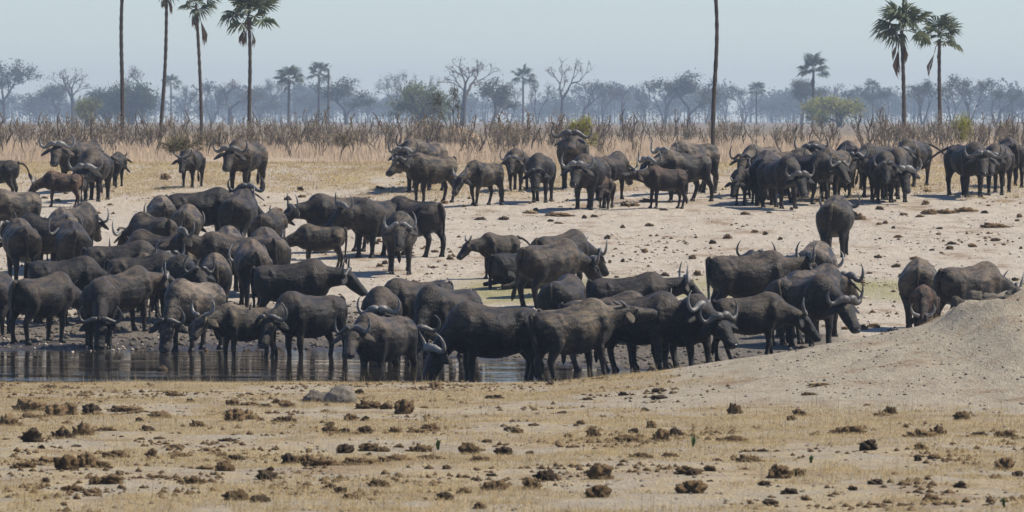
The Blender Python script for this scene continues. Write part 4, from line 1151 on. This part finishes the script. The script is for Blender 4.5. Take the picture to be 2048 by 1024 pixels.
KW = {'b': 'round brown dung ball', 'd': 'small dark dung lump', 's': 'straw-coloured dung ball', 'bf': 'low brown dung heap', 'df': 'low dark dung flake', 'sf': 'straw-coloured dung heap'}
def dlabel(x, y, kind, wm):
    u = 1024 + FPX * x / y; v = HORIZON + FPX * (EYE - ground(x, y)) / y
    sz = 'tiny' if wm < .09 else 'small' if wm < .14 else 'broad' if wm > .24 else 'middling'
    kw = KW[kind].replace('small ', '')
    if y < 128:
        row = ['on the bank crest', 'on upper near ground', 'on middle near ground', 'on lower near ground', 'along the bottom edge'][int(min(4, max(0, (v - 760) / 53)))]
        return f'{sz} {kw} {row} {COLS[int(min(10, max(0, u / 187)))]}'
    row = 'high on the pale pan' if v < 440 else 'midway on the pale pan' if v < 510 else 'low on the pale pan'
    return f'{sz} {kw} {row} {FCOLS[int(min(7, max(0, u / 256)))]}'
def dung(x, y, w_, h_, kind, label, group):
    label = label or dlabel(x, y, kind, w_)
    o = link('dung', random.choice(KINDS[kind]), None, (x, y, ground(x, y) - h_ * .10))
    o.scale = (w_, w_ * random.uniform(.8, 1.1), h_ * (1.3 if len(kind) == 1 else 2.2))
    o.rotation_euler = (0, 0, random.uniform(-.5, .5) + random.choice([0, 3.14]))
    tag(o, label, 'dung', group)
for i, (u, v, wp, hp, kd) in enumerate(DUNG):
    x, y = hit(u, v, 52, 127)
    s = FPX / y
    dung(x, y, wp / s, hp / s, kd, NOTE.get(i), 'dung on the near ground')
for i in range(70):
    v = random.uniform(775, 1020); u = random.uniform(10, 2040)
    if u > 1200 and v < 800: continue
    x, y = hit(u, v, 52, 127); s = FPX / y
    wp = random.uniform(9, 24); kd = random.choice(['b', 'd', 'bf', 'df', 'bf', 'sf'])
    dung(x, y, wp / s, wp * (.62 if len(kd) == 1 else .34) / s, kd, None, 'dung on the near ground')
FARD = [(245,465,22,12),(285,462,20,12),(330,360,18,14),(600,382,14,11),(575,400,12,9),(1008,440,18,9),(1248,412,14,9),(1215,480,12,9),(1395,550,14,12),(1330,552,14,8),(1290,505,12,9),(1425,488,12,9),(1455,478,14,10),(1440,522,14,9),(1385,520,14,10),(1605,700,16,9),
 (1715,440,26,14),(1890,428,40,12),(1860,430,24,12),(1930,424,40,9),(1990,456,50,12),(1850,410,14,10),(1795,476,16,7),(1720,660,26,12),(1745,655,26,10),(1830,520,20,8),(1900,500,14,8),(1760,420,16,9),(1690,660,14,8),(1650,470,20,8),(1530,470,10,8),(1560,480,9,7),(1640,405,18,8),(1490,430,16,8),(1300,405,36,9),(1265,412,26,7),(1120,432,50,9),(1060,428,24,7),(960,440,20,7),(700,440,10,7),(900,520,12,8),(770,530,10,9),(760,533,12,8),(870,505,14,6),(930,510,16,6)]
for i in range(70):
    FARD.append((random.uniform(0, 2048), random.uniform(375, 570), random.uniform(6, 20), random.uniform(4, 8)))
for i in range(24):
    FARD.append((random.uniform(1400, 2048), random.uniform(400, 690), random.uniform(6, 22), random.uniform(4, 9)))
for u, v, wp, hp in FARD:
    x, y = hit(u, v, 131.5, 300); s = FPX / y
    kd = random.choice(['b', 'd', 'bf', 'df']) if wp < 24 else random.choice(['bf', 'bf', 'sf'])
    dung(x, y, wp / s, hp / s, kd, None, 'dung on the far pan')

def crumbs(name, n, place, smin, smax, mat):
    P = place(n); n = len(P); x, y = P[:, 0], P[:, 1]; z = terrain(x, y)
    s = smin + (smax - smin) * rng.random(n) ** 4
    O = np.array([(1, 0, .1), (0, 1, .1), (-1, 0, .1), (0, -1, .1), (0, 0, .9), (0, 0, -.3)])
    a = rand_in(n, 0, 6.28); c_, s_ = np.cos(a), np.sin(a)
    B = O[None] * (1 + .5 * (rng.random((n, 6, 3)) - .5)) * s[:, None, None]
    Vv = np.stack([B[:, :, 0] * c_[:, None] - B[:, :, 1] * s_[:, None] + x[:, None], B[:, :, 0] * s_[:, None] + B[:, :, 1] * c_[:, None] + y[:, None], B[:, :, 2] + z[:, None]], 2).reshape(-1, 3)
    T = np.array([(0, 1, 4), (1, 2, 4), (2, 3, 4), (3, 0, 4), (1, 0, 5), (2, 1, 5), (3, 2, 5), (0, 3, 5)])
    return mesh_np(name, Vv, (T[None] + 6 * np.arange(n)[:, None, None]).reshape(-1, 3), mat)
def place_crumb(n):
    y = 54 + 70 * rng.random(n * 4) ** .9; x = rand_in(n * 4, -1.1, 1.1) * y * 1024 / FPX
    return np.stack([x, y], 1)[(vnoise(x * .8, y * .3, 91) * .55 + vnoise(x * 3, y, 92) * .45 - .3 * sstep(2, 4, x) * sstep(97, 104, y)) > .58][:n]
def place_crumb_far(n):
    y = 150 + 66 * rng.random(n * 4); x = rand_in(n * 4, -1.1, 1.1) * y * 1024 / FPX
    return np.stack([x, y], 1)[(vnoise(x * .5, y * .18, 93) * .6 + vnoise(x * 2.2, y * .7, 94) * .4) > .62][:n]
tag(link('dung_crumbs', crumbs('dung_crumbs', 8500, place_crumb, .006, .055, DUNG_B)), 'brown dung crumbs trampled over the near ground', 'dung crumbs', kind='stuff')
tag(link('pan_crumbs', crumbs('pan_crumbs', 3500, place_crumb_far, .012, .075, DUNG_B)), 'brown dung crumbs strewn over the pale pan', 'dung crumbs', kind='stuff')

CLOD = dungmat('soil_clod', (0.25, 0.21, 0.155), (0.40, 0.345, 0.26))
SANDC = dungmat('sand_clod', (0.37, 0.315, 0.245), (0.52, 0.45, 0.36))
MUDC = dungmat('mud_lump', (0.075, 0.063, 0.049), (0.17, 0.146, 0.115))
def place_mound(n):
    y = 97 + 27 * rng.random(n * 3); x = 1.5 + 9 * rng.random(n * 3)
    return np.stack([x, y], 1)[(vnoise(x * .9, y * .4, 95) * .6 + vnoise(x * 3, y, 96) * .4) > .47][:n]
def place_near(n):
    y = 54 + 70 * rng.random(n * 2); x = rand_in(n * 2, -1.1, 1.1) * y * 1024 / FPX
    return np.stack([x, y], 1)[(vnoise(x * 1.2, y * .4, 97)) > .4][:n]
def place_pan(n):
    y = 150 + 70 * rng.random(n * 2); x = rand_in(n * 2, -1.1, 1.1) * y * 1024 / FPX
    return np.stack([x, y], 1)[(vnoise(x * .7, y * .3, 98)) > .42][:n]
def place_mud(n):
    y = 132 + 34 * rng.random(n * 4); x = rand_in(n * 4, -1.1, .62) * y * 1024 / FPX
    d = y - np.interp(x, SH_X, SH_Y)
    return np.stack([x, y], 1)[(d > .2) & (d < 9 + 8 * rng.random(len(d)))][:n]
tag(link('mound_clods', crumbs('mound_clods', 1500, place_mound, .005, .04, CLOD)), 'crumbly clods covering the clay mound', 'clods', kind='stuff')
tag(link('soil_clods', crumbs('soil_clods', 6000, place_near, .006, .03, CLOD)), 'small soil clods over the near ground', 'clods', kind='stuff')
tag(link('pan_clods', crumbs('pan_clods', 9000, place_pan, .010, .06, SANDC)), 'trampled sandy clods over the pale pan', 'clods', kind='stuff')
tag(link('mud_lumps', crumbs('mud_lumps', 6000, place_mud, .012, .09, MUDC)), 'churned mud lumps along the far shore', 'mud', kind='stuff')

# grey clay hump in the near grass, with its smaller lump
x, y = hit(682, 806, 52, 127); s = FPX / y
o = link('clay_hump', lump_mesh('clay_hump', 3, CLAY, 4, .24, .26, .22, .18, 1.2, .1, -.3), None, (x, y, ground(x, y) - .03)); tag(o, 'smooth grey clay hump in the near grass below the pool', 'clay hump')
x, y = hit(638, 804, 52, 127)
o = link('clay_lump', lump_mesh('clay_lump', 5, CLAY, 4, .22, .22, .15, .34, 1.6, .0, -.3), None, (x, y - .1, ground(x, y) - .04)); tag(o, 'rough lower lump leaning on the left of the smooth grey clay hump', 'clay lump')
# clods on the crest of the big mound at right
for i, (u, v, w_, h_) in enumerate([(1985, 600, 50, 16), (2030, 596, 44, 20), (1950, 602, 36, 14), (1915, 625, 30, 12), (2015, 628, 44, 13), (1975, 640, 40, 10)]):
    y = 120.5 - .5 * (i > 2); x = (u - 1024) / FPX * y
    o = link('clay_clod', lump_mesh('clay_clod', 20 + i, CLAY, 3, .5, .5, .5, .4, 1.8, .1, -.2), None, (x, y, ground(x, y) - .03))
    s = FPX / y; o.scale = (w_ / s, w_ / s * .8, h_ / s * 2.6)
    tag(o, ['clod left of the highest clod on the mound crest', 'highest crumbly clay clod on the mound crest at the right edge', 'leftmost clod on the flat top of the clay mound', 'clay clod on the left shoulder of the clay mound', 'dark clod just below the highest clod of the mound', 'low clod on the face of the clay mound'][i], 'clay clod', 'clods on the clay mound')
# termite mound far back below the largest bare tree
y = 318; x = (915 - 1024) / FPX * y
TM = leafmat('termite_earth', (0.24, 0.17, 0.11), (0.36, 0.27, 0.18), .95, .1, 2)
o = link('termite_mound', lump_mesh('termite_mound', 8, TM, 4, 1.25, 1.0, .80, .35, 1.1, 0, -.15), None, (x, y, ground(x, y) - .1)); tag(o, 'sandy termite mound rising from the scrub below the largest bare tree', 'termite mound')
# dark clod in the water, twigs
x, y = (325 - 1024) / FPX * 140.6, 140.6
o = link('mud_clod', lump_mesh('mud_clod', 9, DUNG_D, 3, .09, .08, .08, .4, 2, 0, -.2), None, (x, y, -.02)); tag(o, 'dark mud clod sticking out of the pool at left', 'mud clod')

# green sprouts in the near grass
def sprout(u, v, hp, n, label):
    x, y = hit(u, v, 52, 127); s = FPX / y; h = hp / s
    t = link('green_sprout', None, None, (x, y, ground(x, y))); tag(t, label, 'plant', 'green sprouts in the near grass')
    for k in range(n):
        a = random.uniform(0, 6.28); l = random.uniform(.1, .55) * h; hh = h * random.uniform(.6, 1.05); w_ = .014
        dx, dy = math.cos(a), math.sin(a)
        V = [(-dy * w_, dx * w_, 0), (dy * w_, -dx * w_, 0), (dx * l * .4 - dy * w_, dy * l * .4 + dx * w_, hh * .6), (dx * l * .4 + dy * w_, dy * l * .4 - dx * w_, hh * .6), (dx * l, dy * l, hh)]
        link('leaf', mesh_from('leaf', V, [(0, 1, 3, 2), (2, 3, 4)], SPROUT), t)
sprout(876, 896, 22, 18, 'largest tuft of fresh green blades beside a dung heap')
sprout(1386, 894, 24, 9, 'narrow upright green sprout right of centre in the near grass')
sprout(1622, 926, 18, 10, 'small spiky green tuft on the near ground at right')
sprout(2008, 1016, 22, 7, 'green sprout at the bottom right corner')

# ------------------------------------------------------------------ haze: the dry-season air between here and the wood
hz = D.materials.new('haze'); hz.use_nodes = True
ht = hz.node_tree
for n_ in list(ht.nodes):
    if n_.type == 'BSDF_PRINCIPLED': ht.nodes.remove(n_)
pv = ht.nodes.new('ShaderNodeVolumePrincipled')
pv.inputs['Color'].default_value = (*HAZE_COLOR, 1)
pv.inputs['Density'].default_value = HAZE_DENSITY
pv.inputs['Anisotropy'].default_value = 0.2
ht.links.new(pv.outputs[0], ht.nodes['Material Output'].inputs['Volume'])
x0, x1, y0, y1, z0, z1 = -1560, 1560, -170, 4400, -2.0, 34.0
hv = [(x0, y0, z0), (x1, y0, z0), (x1, y1, z0), (x0, y1, z0), (x0, y0, z1), (x1, y0, z1), (x1, y1, z1), (x0, y1, z1)]
hf_ = [(3, 2, 1, 0), (4, 5, 6, 7), (0, 1, 5, 4), (1, 2, 6, 5), (2, 3, 7, 6), (3, 0, 4, 7)]
tag(link('haze', mesh_from('haze', hv, hf_, hz)), kind='stuff')

# two or three look-alikes in one spot: tell them apart by their distance
same = {}
for o in C.objects:
    if o.parent is None and 'label' in o: same.setdefault(o['label'], []).append(o)
for lb, os_ in same.items():
    n = len(os_)
    if 2 <= n <= 3:
        for o, wd in zip(sorted(os_, key=lambda q: q.location.y), ['nearer', 'farther'] if n == 2 else ['nearest', 'middle', 'farthest']):
            if len(lb.split()) < 16: o['label'] = wd + ' ' + lb
